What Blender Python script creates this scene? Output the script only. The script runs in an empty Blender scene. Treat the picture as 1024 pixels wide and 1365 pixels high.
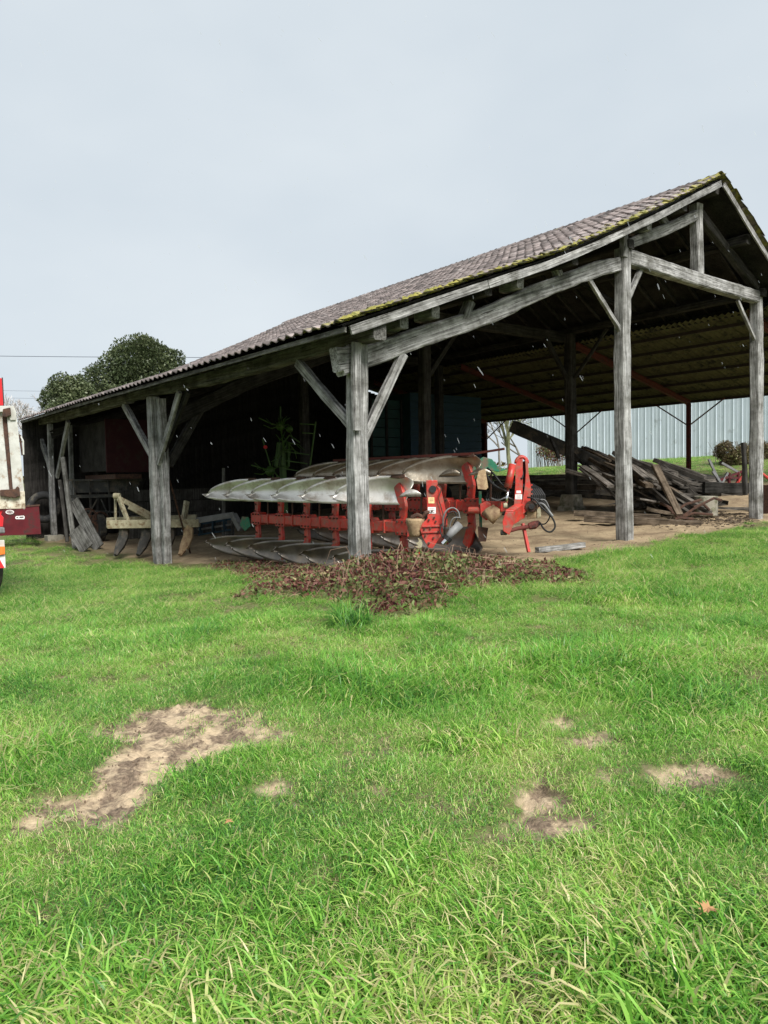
import bpy, math, random
import numpy as np
from mathutils import Vector, Matrix
random.seed(7); rng = np.random.default_rng(7)
S = bpy.context.scene
COL = S.collection
# ------------------------------------------------------------------ camera
F = 986.0; CX, CY = 512.0, 682.5
yaw = math.atan2(.624, .781); pitch = math.atan(45/986); roll = math.radians(1.1)
CAM = np.array([-6.57, -8.83, 1.5])
fh = np.array([math.sin(yaw), math.cos(yaw), 0.]); rh = np.array([math.cos(yaw), -math.sin(yaw), 0.]); zz = np.array([0, 0, 1.])
FW = fh*math.cos(pitch) - zz*math.sin(pitch); u1 = zz*math.cos(pitch) + fh*math.sin(pitch)
RT = rh*math.cos(roll) - u1*math.sin(roll); UP = u1*math.cos(roll) + rh*math.sin(roll)
cd = bpy.data.cameras.new('camera'); cam = bpy.data.objects.new('camera', cd); COL.objects.link(cam)
cd.sensor_fit = 'VERTICAL'; cd.sensor_height = 36; cd.lens = F/1365*36; cd.clip_end = 2000; cd.clip_start = .05
cam.matrix_world = Matrix(((RT[0], UP[0], -FW[0], CAM[0]), (RT[1], UP[1], -FW[1], CAM[1]), (RT[2], UP[2], -FW[2], CAM[2]), (0, 0, 0, 1)))
S.camera = cam
# ------------------------------------------------------------------ light
SUN_EL, SUN_AZ = math.radians(42), math.radians(191)     # azimuth from +Y towards +X
SUN_STR, SKY_STR, EXPO = 3.0, .085, 1.0
w = bpy.data.worlds.new('World'); S.world = w; w.use_nodes = True
nt = w.node_tree; N = nt.nodes; L = nt.links; N.clear()
sky = N.new('ShaderNodeTexSky'); sky.sky_type = 'NISHITA'; sky.sun_disc = False
sky.sun_elevation = SUN_EL; sky.sun_rotation = SUN_AZ
tc = N.new('ShaderNodeTexCoord'); mp = N.new('ShaderNodeMapping'); mp.inputs['Scale'].default_value = (1, 1, 2.2)
nz = N.new('ShaderNodeTexNoise'); nz.inputs['Scale'].default_value = 1.9; nz.inputs['Detail'].default_value = 4; nz.inputs['Roughness'].default_value = .5
cr = N.new('ShaderNodeValToRGB'); cr.color_ramp.elements[0].position = .3; cr.color_ramp.elements[1].position = .72
cr.color_ramp.elements[0].color = (3.74, 4.20, 4.60, 1); cr.color_ramp.elements[1].color = (4.55, 4.92, 5.18, 1)
mx = N.new('ShaderNodeMixRGB'); mx.inputs[0].default_value = .97
bg = N.new('ShaderNodeBackground'); bg.inputs[1].default_value = SKY_STR; out = N.new('ShaderNodeOutputWorld')
L.new(tc.outputs['Generated'], mp.inputs[0]); L.new(mp.outputs[0], nz.inputs[0]); L.new(nz.outputs[0], cr.inputs[0])
L.new(sky.outputs[0], mx.inputs[1]); L.new(cr.outputs[0], mx.inputs[2]); L.new(mx.outputs[0], bg.inputs[0]); L.new(bg.outputs[0], out.inputs[0])
sl = bpy.data.lights.new('sun', 'SUN'); sl.energy = SUN_STR; sl.angle = math.radians(26); sl.color = (1, .97, .92)
so = bpy.data.objects.new('sun', sl); COL.objects.link(so)
sd = Vector((math.sin(SUN_AZ)*math.cos(SUN_EL), math.cos(SUN_AZ)*math.cos(SUN_EL), math.sin(SUN_EL)))
so.rotation_euler = sd.to_track_quat('Z', 'Y').to_euler(); so.location = (0, -20, 30)
S.view_settings.view_transform = 'Standard'; S.view_settings.look = 'None'; S.view_settings.exposure = EXPO; S.view_settings.gamma = 1
S.view_settings.use_curve_mapping = False
S.cycles.max_bounces = 6; S.cycles.transparent_max_bounces = 8

# ------------------------------------------------------------------ projection helpers: photo pixel -> point at a real place
def ray(x, y): return FW + RT*((x-CX)/F) - UP*((y-CY)/F)
def onX(x, y, X): v = ray(x, y); return CAM + v*((X-CAM[0])/v[0])
def onY(x, y, Y): v = ray(x, y); return CAM + v*((Y-CAM[1])/v[1])
def onZ(x, y, Z): v = ray(x, y); return CAM + v*((Z-CAM[2])/v[2])
def onD(x, y, D): return CAM + ray(x, y)*D
# ------------------------------------------------------------------ terrain
CP = np.array([(-6.57, -8.83, 0), (0, 0, 0), (6.83, 0, .1), (12.68, 0, .27), (12.5, 5.75, .36), (0, 7.65, -.36), (0, 16.6, -.3), (-10, 12, -.4), (-12, -2, -.1),
    (2, -8, .04), (-2, -4, 0), (7, -6, .12), (16, -3, .4), (15.5, 3, .5), (17.5, 4, .85), (19.5, 6, 1.35), (19.5, 16, 1.2), (12, 14, .3), (6.8, 8, .1), (3, 14, -.2), (24, 8, 1.9), (30, 18, 2.05), (30, 4, 2.3),
    (26, 0, 1.8), (38, 10, 2.2), (38, 28, 2.1), (20, 26, .9), (0, 30, -.3), (-20, 30, -.5), (-25, 0, -.2), (-12, -16, 0), (8, -16, .1), (26, -10, 1.0)], float)
def _U(r2): return np.where(r2 > 1e-9, r2*np.log(np.maximum(r2, 1e-9)), 0)
_n = len(CP); _K = _U(((CP[:, None, :2]-CP[None, :, :2])**2).sum(-1)) + np.eye(_n)*3
_P = np.c_[np.ones(_n), CP[:, :2]]
_A = np.block([[_K, _P], [_P.T, np.zeros((3, 3))]]); _w = np.linalg.solve(_A, np.r_[CP[:, 2], 0, 0, 0])
def ground(x, y):
    x = np.atleast_1d(np.asarray(x, float)); y = np.atleast_1d(np.asarray(y, float))
    xc = np.clip(x, -30, 42); yc = np.clip(y, -20, 34)
    r2 = (xc[:, None]-CP[None, :, 0])**2 + (yc[:, None]-CP[None, :, 1])**2
    return _U(r2) @ _w[:_n] + _w[_n] + _w[_n+1]*xc + _w[_n+2]*yc
def G(x, y): return float(ground(x, y)[0])
def px2g(x, y):                                             # pixel -> ground point
    v = ray(x, y); D = np.geomspace(1.2, 90, 500); P = CAM+v*D[:, None]; h = P[:, 2]-ground(P[:, 0], P[:, 1])
    k = int(np.argmax(h < 0)) if (h < 0).any() else len(D)-1
    if k == 0: k = 1
    t = h[k-1]/(h[k-1]-h[k]+1e-9); p = CAM+v*(D[k-1]+(D[k]-D[k-1])*t); return np.array([p[0], p[1], G(p[0], p[1])])
def vnoise(x, y, seed=0, oct=3):                            # value noise, vectorised
    r = np.zeros_like(x, float); a = 1.; t = 0.
    for o in range(oct):
        f = 2**o; X = x*f+17.3*o; Y = y*f+9.1*o; xi = np.floor(X).astype(int); yi = np.floor(Y).astype(int)
        fx = X-xi; fy = Y-yi; fx = fx*fx*(3-2*fx); fy = fy*fy*(3-2*fy)
        def h(i, j):
            n = (i*374761393 + j*668265263 + seed*1442695041 + o*97) & 0x7fffffff
            n = ((n ^ (n >> 13))*1274126177) & 0x7fffffff
            return ((n ^ (n >> 16)) & 0xffff)/65535.
        r += a*((h(xi, yi)*(1-fx)+h(xi+1, yi)*fx)*(1-fy) + (h(xi, yi+1)*(1-fx)+h(xi+1, yi+1)*fx)*fy); t += a; a *= .5
    return r/t
def project(P):
    d = P-CAM; z = d @ FW
    zs = np.where(np.abs(z) < 1e-4, 1e-4, z)
    return CX+F*(d @ RT)/zs, CY-F*(d @ UP)/zs, z

# ------------------------------------------------------------------ materials
def mat(name, col, rough=.8, metal=0., col2=None, scale=6., bump=.0, bscale=40., dirt=None, dscale=3., dpos=(.5, .62), stretch=None, rnd=0., spec=.3, detail=6, coord='Object'):
    m = bpy.data.materials.new(name); m.use_nodes = True; t = m.node_tree; n = t.nodes; l = t.links
    b = n['Principled BSDF']; b.inputs['Roughness'].default_value = rough; b.inputs['Metallic'].default_value = metal
    b.inputs['Specular IOR Level'].default_value = spec
    tc = n.new('ShaderNodeTexCoord'); oi = n.new('ShaderNodeObjectInfo')
    mp = n.new('ShaderNodeMapping')
    if stretch: mp.inputs['Scale'].default_value = stretch
    off = n.new('ShaderNodeVectorMath'); off.operation = 'SCALE'; off.inputs[0].default_value = (31, 17, 23)
    l.new(oi.outputs['Random'], off.inputs['Scale']); l.new(tc.outputs[coord], mp.inputs[0]); l.new(off.outputs[0], mp.inputs['Location'])
    c2 = col2 or tuple(c*.7 for c in col)
    nz = n.new('ShaderNodeTexNoise'); nz.inputs['Scale'].default_value = scale; nz.inputs['Detail'].default_value = detail; nz.inputs['Roughness'].default_value = .62
    l.new(mp.outputs[0], nz.inputs[0])
    r = n.new('ShaderNodeValToRGB'); r.color_ramp.elements[0].position = .34; r.color_ramp.elements[1].position = .66
    r.color_ramp.elements[0].color = (*c2, 1); r.color_ramp.elements[1].color = (*col, 1)
    l.new(nz.outputs[0], r.inputs[0]); cur = r.outputs[0]
    if dirt:
        nd = n.new('ShaderNodeTexNoise'); nd.inputs['Scale'].default_value = dscale; nd.inputs['Detail'].default_value = 8; nd.inputs['Roughness'].default_value = .7
        l.new(mp.outputs[0], nd.inputs[0])
        rd = n.new('ShaderNodeValToRGB'); rd.color_ramp.elements[0].position = dpos[0]; rd.color_ramp.elements[1].position = dpos[1]
        l.new(nd.outputs[0], rd.inputs[0])
        mm = n.new('ShaderNodeMixRGB'); l.new(rd.outputs[0], mm.inputs[0]); l.new(cur, mm.inputs[1]); mm.inputs[2].default_value = (*dirt, 1); cur = mm.outputs[0]
    if rnd:
        h = n.new('ShaderNodeHueSaturation'); ma = n.new('ShaderNodeMapRange'); ma.inputs['To Min'].default_value = 1-rnd; ma.inputs['To Max'].default_value = 1+rnd
        l.new(oi.outputs['Random'], ma.inputs[0]); l.new(ma.outputs[0], h.inputs['Value']); l.new(cur, h.inputs['Color']); cur = h.outputs[0]
    l.new(cur, b.inputs['Base Color'])
    if bump:
        nb = n.new('ShaderNodeTexNoise'); nb.inputs['Scale'].default_value = bscale; nb.inputs['Detail'].default_value = 4; l.new(mp.outputs[0], nb.inputs[0])
        bp = n.new('ShaderNodeBump'); bp.inputs['Strength'].default_value = bump; bp.inputs['Distance'].default_value = .02
        l.new(nb.outputs[0], bp.inputs['Height']); l.new(bp.outputs[0], b.inputs['Normal'])
    return m
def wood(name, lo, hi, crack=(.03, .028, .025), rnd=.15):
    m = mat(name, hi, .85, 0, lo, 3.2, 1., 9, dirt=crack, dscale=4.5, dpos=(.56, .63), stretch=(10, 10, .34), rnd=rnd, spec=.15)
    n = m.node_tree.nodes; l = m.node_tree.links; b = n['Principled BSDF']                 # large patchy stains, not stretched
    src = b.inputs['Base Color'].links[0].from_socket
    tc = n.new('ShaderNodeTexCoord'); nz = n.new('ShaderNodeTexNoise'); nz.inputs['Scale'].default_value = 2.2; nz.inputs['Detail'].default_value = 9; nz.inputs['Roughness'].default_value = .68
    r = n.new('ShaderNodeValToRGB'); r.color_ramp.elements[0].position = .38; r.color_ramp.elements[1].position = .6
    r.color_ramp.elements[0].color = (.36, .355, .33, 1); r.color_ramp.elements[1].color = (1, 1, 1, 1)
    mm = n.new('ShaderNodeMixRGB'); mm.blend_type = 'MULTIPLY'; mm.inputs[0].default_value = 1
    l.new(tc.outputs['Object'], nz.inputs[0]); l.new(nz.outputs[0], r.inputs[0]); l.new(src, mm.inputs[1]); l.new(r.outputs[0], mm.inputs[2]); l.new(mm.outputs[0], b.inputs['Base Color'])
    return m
M = {}
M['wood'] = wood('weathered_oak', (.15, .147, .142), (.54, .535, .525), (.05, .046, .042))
M['wood_mid'] = wood('shaded_oak', (.07, .068, .06), (.24, .235, .22))  # weathered oak with shade darkened into its colour
M['wood_dark'] = wood('deep_shaded_oak', (.025, .023, .02), (.085, .08, .074))  # same oak, interior shade painted in by a much darker colour
M['wood_brown'] = wood('brown_oak', (.09, .065, .045), (.24, .19, .14))
M['wood_pile'] = wood('pile_timber', (.05, .043, .036), (.24, .215, .19), rnd=.55)
M['red'] = mat('red_paint', (.50, .036, .024), .42, 0, (.33, .024, .017), 5, .15, 30, dirt=(.20, .10, .07), dscale=9, dpos=(.46, .68), spec=.4)
M['red_dull'] = mat('dull_red_paint', (.12, .010, .015), .6, 0, (.075, .007, .011), 3, .1, 30, dirt=(.05, .02, .018), dscale=3)
M['red_deep'] = mat('shaded_red_paint', (.04, .006, .008), .8, 0, (.025, .004, .006), 3, .1, 20, dirt=(.03, .015, .012))  # red darkened in colour to imitate the gloom of the bay
M['rust_red'] = mat('red_oxide_steel', (.15, .035, .025), .7, 0, (.09, .02, .016), 6, .1, 40, dirt=(.05, .025, .02), dscale=6)
M['steel_bright'] = mat('polished_mouldboard', (.74, .72, .68), .38, .55, (.54, .51, .47), 2.5, .12, 18, dirt=(.26, .19, .13), dscale=3.5, dpos=(.48, .72), spec=.5)
M['steel_worn'] = mat('worn_mouldboard', (.42, .38, .31), .38, .8, (.24, .20, .155), 2.2, .15, 18, dirt=(.20, .14, .09), dscale=4, dpos=(.48, .7), spec=.5)
M['steel_dark'] = mat('soiled_shaded_mouldboard', (.19, .175, .155), .42, .75, (.08, .072, .065), 2.5, .15, 18, dirt=(.22, .17, .12), dscale=3, dpos=(.5, .75), spec=.4)  # rusty patina and soil, with the lower bodies' shadow also in the colour
M['rust'] = mat('rusty_iron', (.10, .05, .032), .85, 0, (.04, .025, .02), 12, .5, 50)
M['rust_beige'] = mat('muddy_casting', (.42, .31, .18), .75, 0, (.2, .12, .07), 8, .4, 40)
M['chrome'] = mat('chrome_rod', (.85, .85, .85), .12, 1., (.7, .7, .7))
M['hose'] = mat('rubber_hose', (.02, .02, .021), .5, 0, (.012, .012, .012))
M['hose_grey'] = mat('grey_hose', (.22, .22, .22), .5, 0, (.12, .12, .12))
M['green'] = mat('green_paint', (.02, .17, .09), .5, 0, (.012, .11, .06), 5, .1, 20, dirt=(.12, .09, .06), dscale=6)
M['cream'] = mat('cream_paint', (.40, .37, .25), .6, 0, (.25, .22, .14), 6, .2, 30, dirt=(.16, .11, .06), dscale=8)
M['white'] = mat('white_paint', (.58, .58, .54), .6, 0, (.40, .39, .35), 4, .2, 20, dirt=(.26, .17, .10), dscale=6, dpos=(.56, .68))
M['whitewood'] = mat('flaking_white_board', (.66, .62, .52), .7, 0, (.45, .38, .28), 9, .3, 20, dirt=(.16, .10, .06), dscale=8, dpos=(.5, .64))
M['sticker_y'] = mat('yellow_sticker', (.8, .6, .3), .5, 0, (.7, .45, .2), 30)
M['sticker_w'] = mat('white_sticker', (.8, .78, .76), .5, 0, (.7, .66, .64), 30)
M['ink'] = mat('printed_ink', (.08, .07, .07), .6)
M['redbright'] = mat('red_board', (.62, .03, .035), .5, 0, (.5, .02, .025), 3, .1, 20)
M['orange'] = mat('orange_lens', (.9, .22, .03), .2, 0, (.8, .16, .02), spec=.6)
M['tyre'] = mat('tyre_rubber', (.03, .03, .031), .8, 0, (.018, .018, .018), 9, .3, 60, dirt=(.1, .09, .07))
M['blue'] = mat('blue_green_board', (.022, .055, .085), .6, 0, (.014, .038, .06), 3, .15, 20, stretch=(1, 1, 6))
M['teal'] = mat('teal_board', (.016, .055, .05), .6, 0, (.012, .035, .035), 3, .15, 20)
M['corr'] = mat('fibre_cement', (.125, .118, .06), .9, 0, (.075, .07, .036), 3, .3, 30, dirt=(.025, .025, .018), dscale=2, dpos=(.52, .64))
M['purlin'] = mat('steel_purlin', (.05, .035, .03), .7)
M['stone'] = mat('concrete', (.34, .32, .26), .9, 0, (.22, .2, .16), 7, .5, 40, dirt=(.12, .12, .07), dscale=4)
M['leafdry'] = mat('dry_leaf', (.45, .26, .12), .7, 0, (.35, .17, .08), 9)
M['bark'] = mat('grey_bark', (.22, .20, .17), .9, 0, (.12, .11, .09), 8, .5, 30)
M['bark_green'] = mat('mossy_bark', (.20, .21, .11), .9, 0, (.12, .12, .07), 8, .5, 30)
M['wire'] = mat('cable', (.05, .06, .1), .6)
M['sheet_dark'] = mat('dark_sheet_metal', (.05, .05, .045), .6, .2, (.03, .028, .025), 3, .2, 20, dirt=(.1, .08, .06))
M['plank_wall'] = wood('inner_boarding', (.018, .016, .015), (.05, .046, .042))  # near-black boarding: the unlit interior is put into the colour

def leafmat(name, cols, trans=.35, rough=.5, noise=1.2, attr='tint', spec=.3):
    m = bpy.data.materials.new(name); m.use_nodes = True; t = m.node_tree; n = t.nodes; l = t.links; n.clear()
    o = n.new('ShaderNodeOutputMaterial'); at = n.new('ShaderNodeAttribute'); at.attribute_name = attr; at.attribute_type = 'GEOMETRY'
    geo = n.new('ShaderNodeNewGeometry'); nz = n.new('ShaderNodeTexNoise'); nz.inputs['Scale'].default_value = noise; nz.inputs['Detail'].default_value = 3
    l.new(geo.outputs['Position'], nz.inputs[0])
    ad = n.new('ShaderNodeMath'); ad.operation = 'MULTIPLY_ADD'; ad.inputs[1].default_value = 1.1 if name == 'grass_blades' else .9; l.new(nz.outputs[0], ad.inputs[0])
    sb = n.new('ShaderNodeMath'); sb.operation = 'SUBTRACT'; sb.inputs[1].default_value = .55 if name == 'grass_blades' else .45; l.new(at.outputs['Fac'], sb.inputs[0]); l.new(sb.outputs[0], ad.inputs[2])
    r = n.new('ShaderNodeValToRGB'); e = r.color_ramp.elements
    while len(e) < len(cols): e.new(.5)
    for i, (p, c) in enumerate(cols): e[i].position = p; e[i].color = (*c, 1)
    l.new(ad.outputs[0], r.inputs[0])
    d = n.new('ShaderNodeBsdfPrincipled'); d.inputs['Roughness'].default_value = rough; d.inputs['Specular IOR Level'].default_value = spec
    tr = n.new('ShaderNodeBsdfTranslucent'); mx = n.new('ShaderNodeMixShader'); mx.inputs[0].default_value = trans
    l.new(r.outputs[0], d.inputs['Base Color']); l.new(r.outputs[0], tr.inputs[0]); l.new(d.outputs[0], mx.inputs[1]); l.new(tr.outputs[0], mx.inputs[2]); l.new(mx.outputs[0], o.inputs[0])
    return m
M['grass'] = leafmat('grass_blades', [(0, (.04, .13, .03)), (.30, (.11, .32, .04)), (.55, (.25, .52, .075)), (.78, (.47, .65, .15)), (1, (.68, .60, .32))], .4, .38, .9, spec=.5)
M['ivy'] = leafmat('ivy_leaves', [(0, (.024, .036, .016)), (.5, (.065, .088, .038)), (1, (.15, .17, .085))], .15, .45, .5)
M['bramble'] = leafmat('bramble_leaves', [(0, (.035, .010, .012)), (.28, (.11, .032, .030)), (.50, (.21, .10, .068)), (.60, (.10, .13, .045)), (.76, (.17, .22, .07)), (1, (.36, .28, .15))], .25, .6, 2.0)
M['hedge'] = leafmat('hedge_leaves', [(0, (.05, .035, .02)), (.5, (.12, .09, .045)), (1, (.16, .18, .06))], .2, .6, 1)
M['rakegreen'] = mat('lime_paint', (.06, .12, .02), .5, 0, (.03, .07, .015), 5, .1, 20)

# ------------------------------------------------------------------ object helpers
WO = {}                                                     # world origin of every object made
def tag(o, label=None, cat=None, group=None, kind=None):
    if label: o['label'] = label
    if cat: o['category'] = cat
    if group: o['group'] = group
    if kind: o['kind'] = kind
    return o
def empty(name, loc, label, cat, group=None):
    o = bpy.data.objects.new(name, None); COL.objects.link(o); o.location = loc; o.empty_display_size = .3; WO[o] = np.array(loc, float)
    return tag(o, label, cat, group)
def link(name, me, mt, parent, center):
    o = bpy.data.objects.new(name, me); COL.objects.link(o)
    if mt is not None and not me.materials: me.materials.append(M[mt] if isinstance(mt, str) else mt)
    base = WO[parent] if parent is not None else np.zeros(3)
    o.location = np.array(center)-base; WO[o] = np.array(center, float)
    if parent is not None: o.parent = parent
    return o
class MB:
    def __init__(s): s.v = []; s.f = []
    def add(s, vs, fs):
        k = len(s.v); s.v += [tuple(map(float, p)) for p in vs]; s.f += [tuple(i+k for i in f) for f in fs]; return s
    def box(s, c, size, R=None):
        c = np.array(c, float); h = np.array(size)/2.
        P = np.array([(x, y, z) for x in (-1, 1) for y in (-1, 1) for z in (-1, 1)])*h
        if R is not None: P = P @ np.array(R).T
        return s.add(P+c, [(0, 1, 3, 2), (4, 6, 7, 5), (0, 4, 5, 1), (2, 3, 7, 6), (0, 2, 6, 4), (1, 5, 7, 3)])
    def bar(s, a, b, w, h, up=(0, 0, 1)):
        a = np.array(a, float); b = np.array(b, float); d = b-a; Ln = np.linalg.norm(d); z = d/Ln; u = np.array(up, float)
        if abs(z @ u) > .97: u = np.array([0, 1., 0])
        x = np.cross(u, z); x /= np.linalg.norm(x); y = np.cross(z, x)
        return s.box((a+b)/2, (w, h, Ln), np.c_[x, y, z])
    def tube(s, path, r, n=8, cap=True):
        P = [np.array(p, float) for p in path]; m = len(P); rs = r if hasattr(r, '__len__') else [r]*m; vs = []
        pu = np.array([.13, .31, .94])
        for i in range(m):
            d = P[min(i+1, m-1)]-P[max(i-1, 0)]; d = d/(np.linalg.norm(d)+1e-9); x = np.cross(pu, d)
            if np.linalg.norm(x) < .05: x = np.cross((1., 0, 0), d)
            x /= np.linalg.norm(x); y = np.cross(d, x); pu = y if abs(y @ d) < .9 else pu
            for k in range(n): a = 2*math.pi*k/n; vs.append(P[i]+rs[i]*(math.cos(a)*x+math.sin(a)*y))
        fs = [(i*n+k, i*n+(k+1) % n, (i+1)*n+(k+1) % n, (i+1)*n+k) for i in range(m-1) for k in range(n)]
        if cap: fs += [tuple(range(n))[::-1], tuple((m-1)*n+k for k in range(n))]
        return s.add(vs, fs)
    def disc(s, c, axis, r, t, n=16, r2=None):
        a = np.array(axis, float); a /= np.linalg.norm(a); c = np.array(c, float)
        return s.tube([c-a*t/2, c+a*t/2], [r, r2 or r], n)
    def prism(s, pts, d):                                   # pts: coplanar 3-D polygon, d: extrusion vector
        n = len(pts); A = [np.array(p, float) for p in pts]; d = np.array(d, float)
        return s.add(A+[p+d for p in A], [tuple(range(n))[::-1], tuple(range(n, 2*n))]+[(i, (i+1) % n, n+(i+1) % n, n+i) for i in range(n)])
    def build(s, name, mt, parent=None, smooth=False, bevel=0, origin=None):
        V = np.array(s.v); c = (V.min(0)+V.max(0))/2 if origin is None else np.array(origin, float)
        me = bpy.data.meshes.new(name); me.from_pydata([tuple(p) for p in V-c], [], s.f); me.update()
        if smooth: me.polygons.foreach_set('use_smooth', [True]*len(me.polygons))
        o = link(name, me, mt, parent, c)
        if bevel:
            b = o.modifiers.new('bevel', 'BEVEL'); b.width = bevel; b.segments = 2; b.limit_method = 'ANGLE'; b.angle_limit = .7
        return o
def beam(name, pts, w, h, mt, parent=None, up=(0, 0, 1), seg=None, jit=.008, taper=1., cham=.12, arris=0.):
    """hewn timber along a 3-D polyline, own frame so the grain follows it"""
    P = [np.array(p, float) for p in pts]; a, b = P[0], P[-1]; d = b-a; Ln = float(np.linalg.norm(d)); z = d/Ln; u = np.array(up, float)
    if abs(z @ u) > .97: u = np.array([0, 1., 0])
    x = np.cross(u, z); x /= np.linalg.norm(x); y = np.cross(z, x)
    Rm = np.c_[x, y, z]; loc = [(p-a) @ Rm for p in P]
    seg = seg or max(3, int(Ln/.35)); ts = np.linspace(0, 1, seg+1); cum = np.array([l[2] for l in loc])
    vs = []; r = random.Random(len(WO)*13+5)
    ph = r.uniform(0, 6)
    for t in ts:
        zc = t*Ln; cx = np.interp(zc, cum, [l[0] for l in loc]); cy = np.interp(zc, cum, [l[1] for l in loc])
        k = 1+(taper-1)*t; W = w/2*k*(1+r.uniform(-1, 1)*jit/w); H = h/2*k*(1+r.uniform(-1, 1)*jit/h*1.5); ch = min(W, H)*cham*2
        cx += math.sin(t*5+ph)*jit*.8; cy += math.sin(t*7+ph*2)*jit*.8 + (math.sin(t*17+ph)*arris if arris else 0)
        for sx, sy in ((W-ch, -H), (W, -H+ch), (W, H-ch), (W-ch, H), (-W+ch, H), (-W, H-ch), (-W, -H+ch), (-W+ch, -H)):
            vs.append((cx+sx+r.uniform(-1, 1)*jit*.3, cy+sy+r.uniform(-1, 1)*jit*.3, zc))
    n = 8; fs = [(i*n+k, i*n+(k+1) % n, (i+1)*n+(k+1) % n, (i+1)*n+k) for i in range(seg) for k in range(n)]
    fs += [tuple(range(n))[::-1], tuple(seg*n+k for k in range(n))]
    me = bpy.data.meshes.new(name); me.from_pydata(vs, [], fs); me.update(); o = link(name, me, mt, parent, a)
    base = WO[parent] if parent is not None else np.zeros(3)
    o.matrix_local = Matrix.Translation(Vector(a-base)) @ Matrix([[*map(float, Rm[i])] for i in range(3)]).to_4x4()
    return o
def mesh_np(name, V, Fc, mt, parent=None, attr=None, aname='tint', smooth=False, linkit=True):
    """V (n,3), Fc (m,k) same-size faces, attr per vertex"""
    me = bpy.data.meshes.new(name); m, k = Fc.shape
    me.vertices.add(len(V)); me.vertices.foreach_set('co', V.astype(np.float32).ravel())
    me.loops.add(m*k); me.loops.foreach_set('vertex_index', Fc.astype(np.int32).ravel())
    me.polygons.add(m); me.polygons.foreach_set('loop_start', np.arange(0, m*k, k, dtype=np.int32))
    if smooth: me.polygons.foreach_set('use_smooth', np.ones(m, bool))
    me.update(calc_edges=True)
    if attr is not None: a = me.attributes.new(aname, 'FLOAT', 'POINT'); a.data.foreach_set('value', attr.astype(np.float32))
    if not linkit:
        me.materials.append(M[mt]); return me
    return link(name, me, mt, parent, (0, 0, 0) if parent is None else WO[parent])

# ------------------------------------------------------------------ ground sheet
PATCH_PX = [[(40, 1102), (48, 1062), (118, 1034), (146, 990), (70, 978), (140, 960), (210, 945), (270, 930), (330, 944), (392, 962), (372, 990), (300, 1004), (240, 1032), (190, 1068), (165, 1090), (118, 1106)]]
for (x, y, a, b) in [(362, 1052, 24, 14), (925, 1032, 52, 17), (718, 1052, 28, 26), (706, 1098, 42, 14), (615, 1066, 26, 14), (762, 958, 30, 9), (802, 985, 26, 13), (505, 1050, 18, 9), (800, 1030, 18, 10), (785, 1082, 24, 8), (512, 1000, 15, 8), (1018, 1138, 16, 10)]:
    PATCH_PX.append([(x+a*math.cos(t)*(1+.2*math.sin(3*t)), y+b*math.sin(t)) for t in np.linspace(0, 6.28, 12, endpoint=False)])
PATCHES = [np.array([px2g(*p)[:2] for p in poly]) for poly in PATCH_PX]
def sdist(x, y, poly):                                      # signed distance, negative inside
    d2 = np.full(x.shape, 1e9); ins = np.zeros(x.shape, bool); n = len(poly)
    for i in range(n):
        ax, ay = poly[i]; bx, by = poly[(i+1) % n]; ex, ey = bx-ax, by-ay
        t = np.clip(((x-ax)*ex+(y-ay)*ey)/(ex*ex+ey*ey+1e-9), 0, 1)
        d2 = np.minimum(d2, (x-ax-t*ex)**2+(y-ay-t*ey)**2)
        c = ((ay > y) != (by > y)) & (x < (bx-ax)*(y-ay)/(by-ay+1e-12)+ax); ins ^= c
    return np.where(ins, -1, 1)*np.sqrt(d2)
def bare(x, y):                                             # 1 = bare mud patch in the field
    wob = (vnoise(x*6, y*6, 3)-.5)*.42 + (vnoise(x*20, y*20, 5)-.5)*.20
    m = np.zeros(x.shape)
    for p in PATCHES: m = np.maximum(m, np.clip(.5-(sdist(x, y, p)-.015+wob)/.10, 0, 1))
    return m
FLOOR = np.array([(1.1, -.2), (2.6, -1.0), (4.2, -.9), (5.4, -1.0), (7.2, -.6), (10.5, -.35), (13.2, -.5), (16, .2), (19.3, 2.5), (19.3, 18), (-.4, 18), (-.2, 16), (.2, 8), (.5, 3)])
def floor_(x, y):
    wob = (vnoise(x*2, y*2, 8)-.5)*.9
    return np.clip(.5-(sdist(x, y, FLOOR)+wob)/.5, 0, 1)
def relief(x, y):
    return (vnoise(x*1.3, y*1.3, 11, 4)-.5)*.10+(vnoise(x*3.1, y*3.1, 12, 2)-.5)*.05
def rough_relief(x, y, b): return b*((vnoise(x*14, y*14, 21, 4)-.5)*.085 + np.maximum(vnoise(x*30, y*30, 22, 2)-.6, 0)*.10 - .035)
def GR(x, y):
    x = np.atleast_1d(np.asarray(x, float)); y = np.atleast_1d(np.asarray(y, float))
    return ground(x, y)+relief(x, y)
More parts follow.
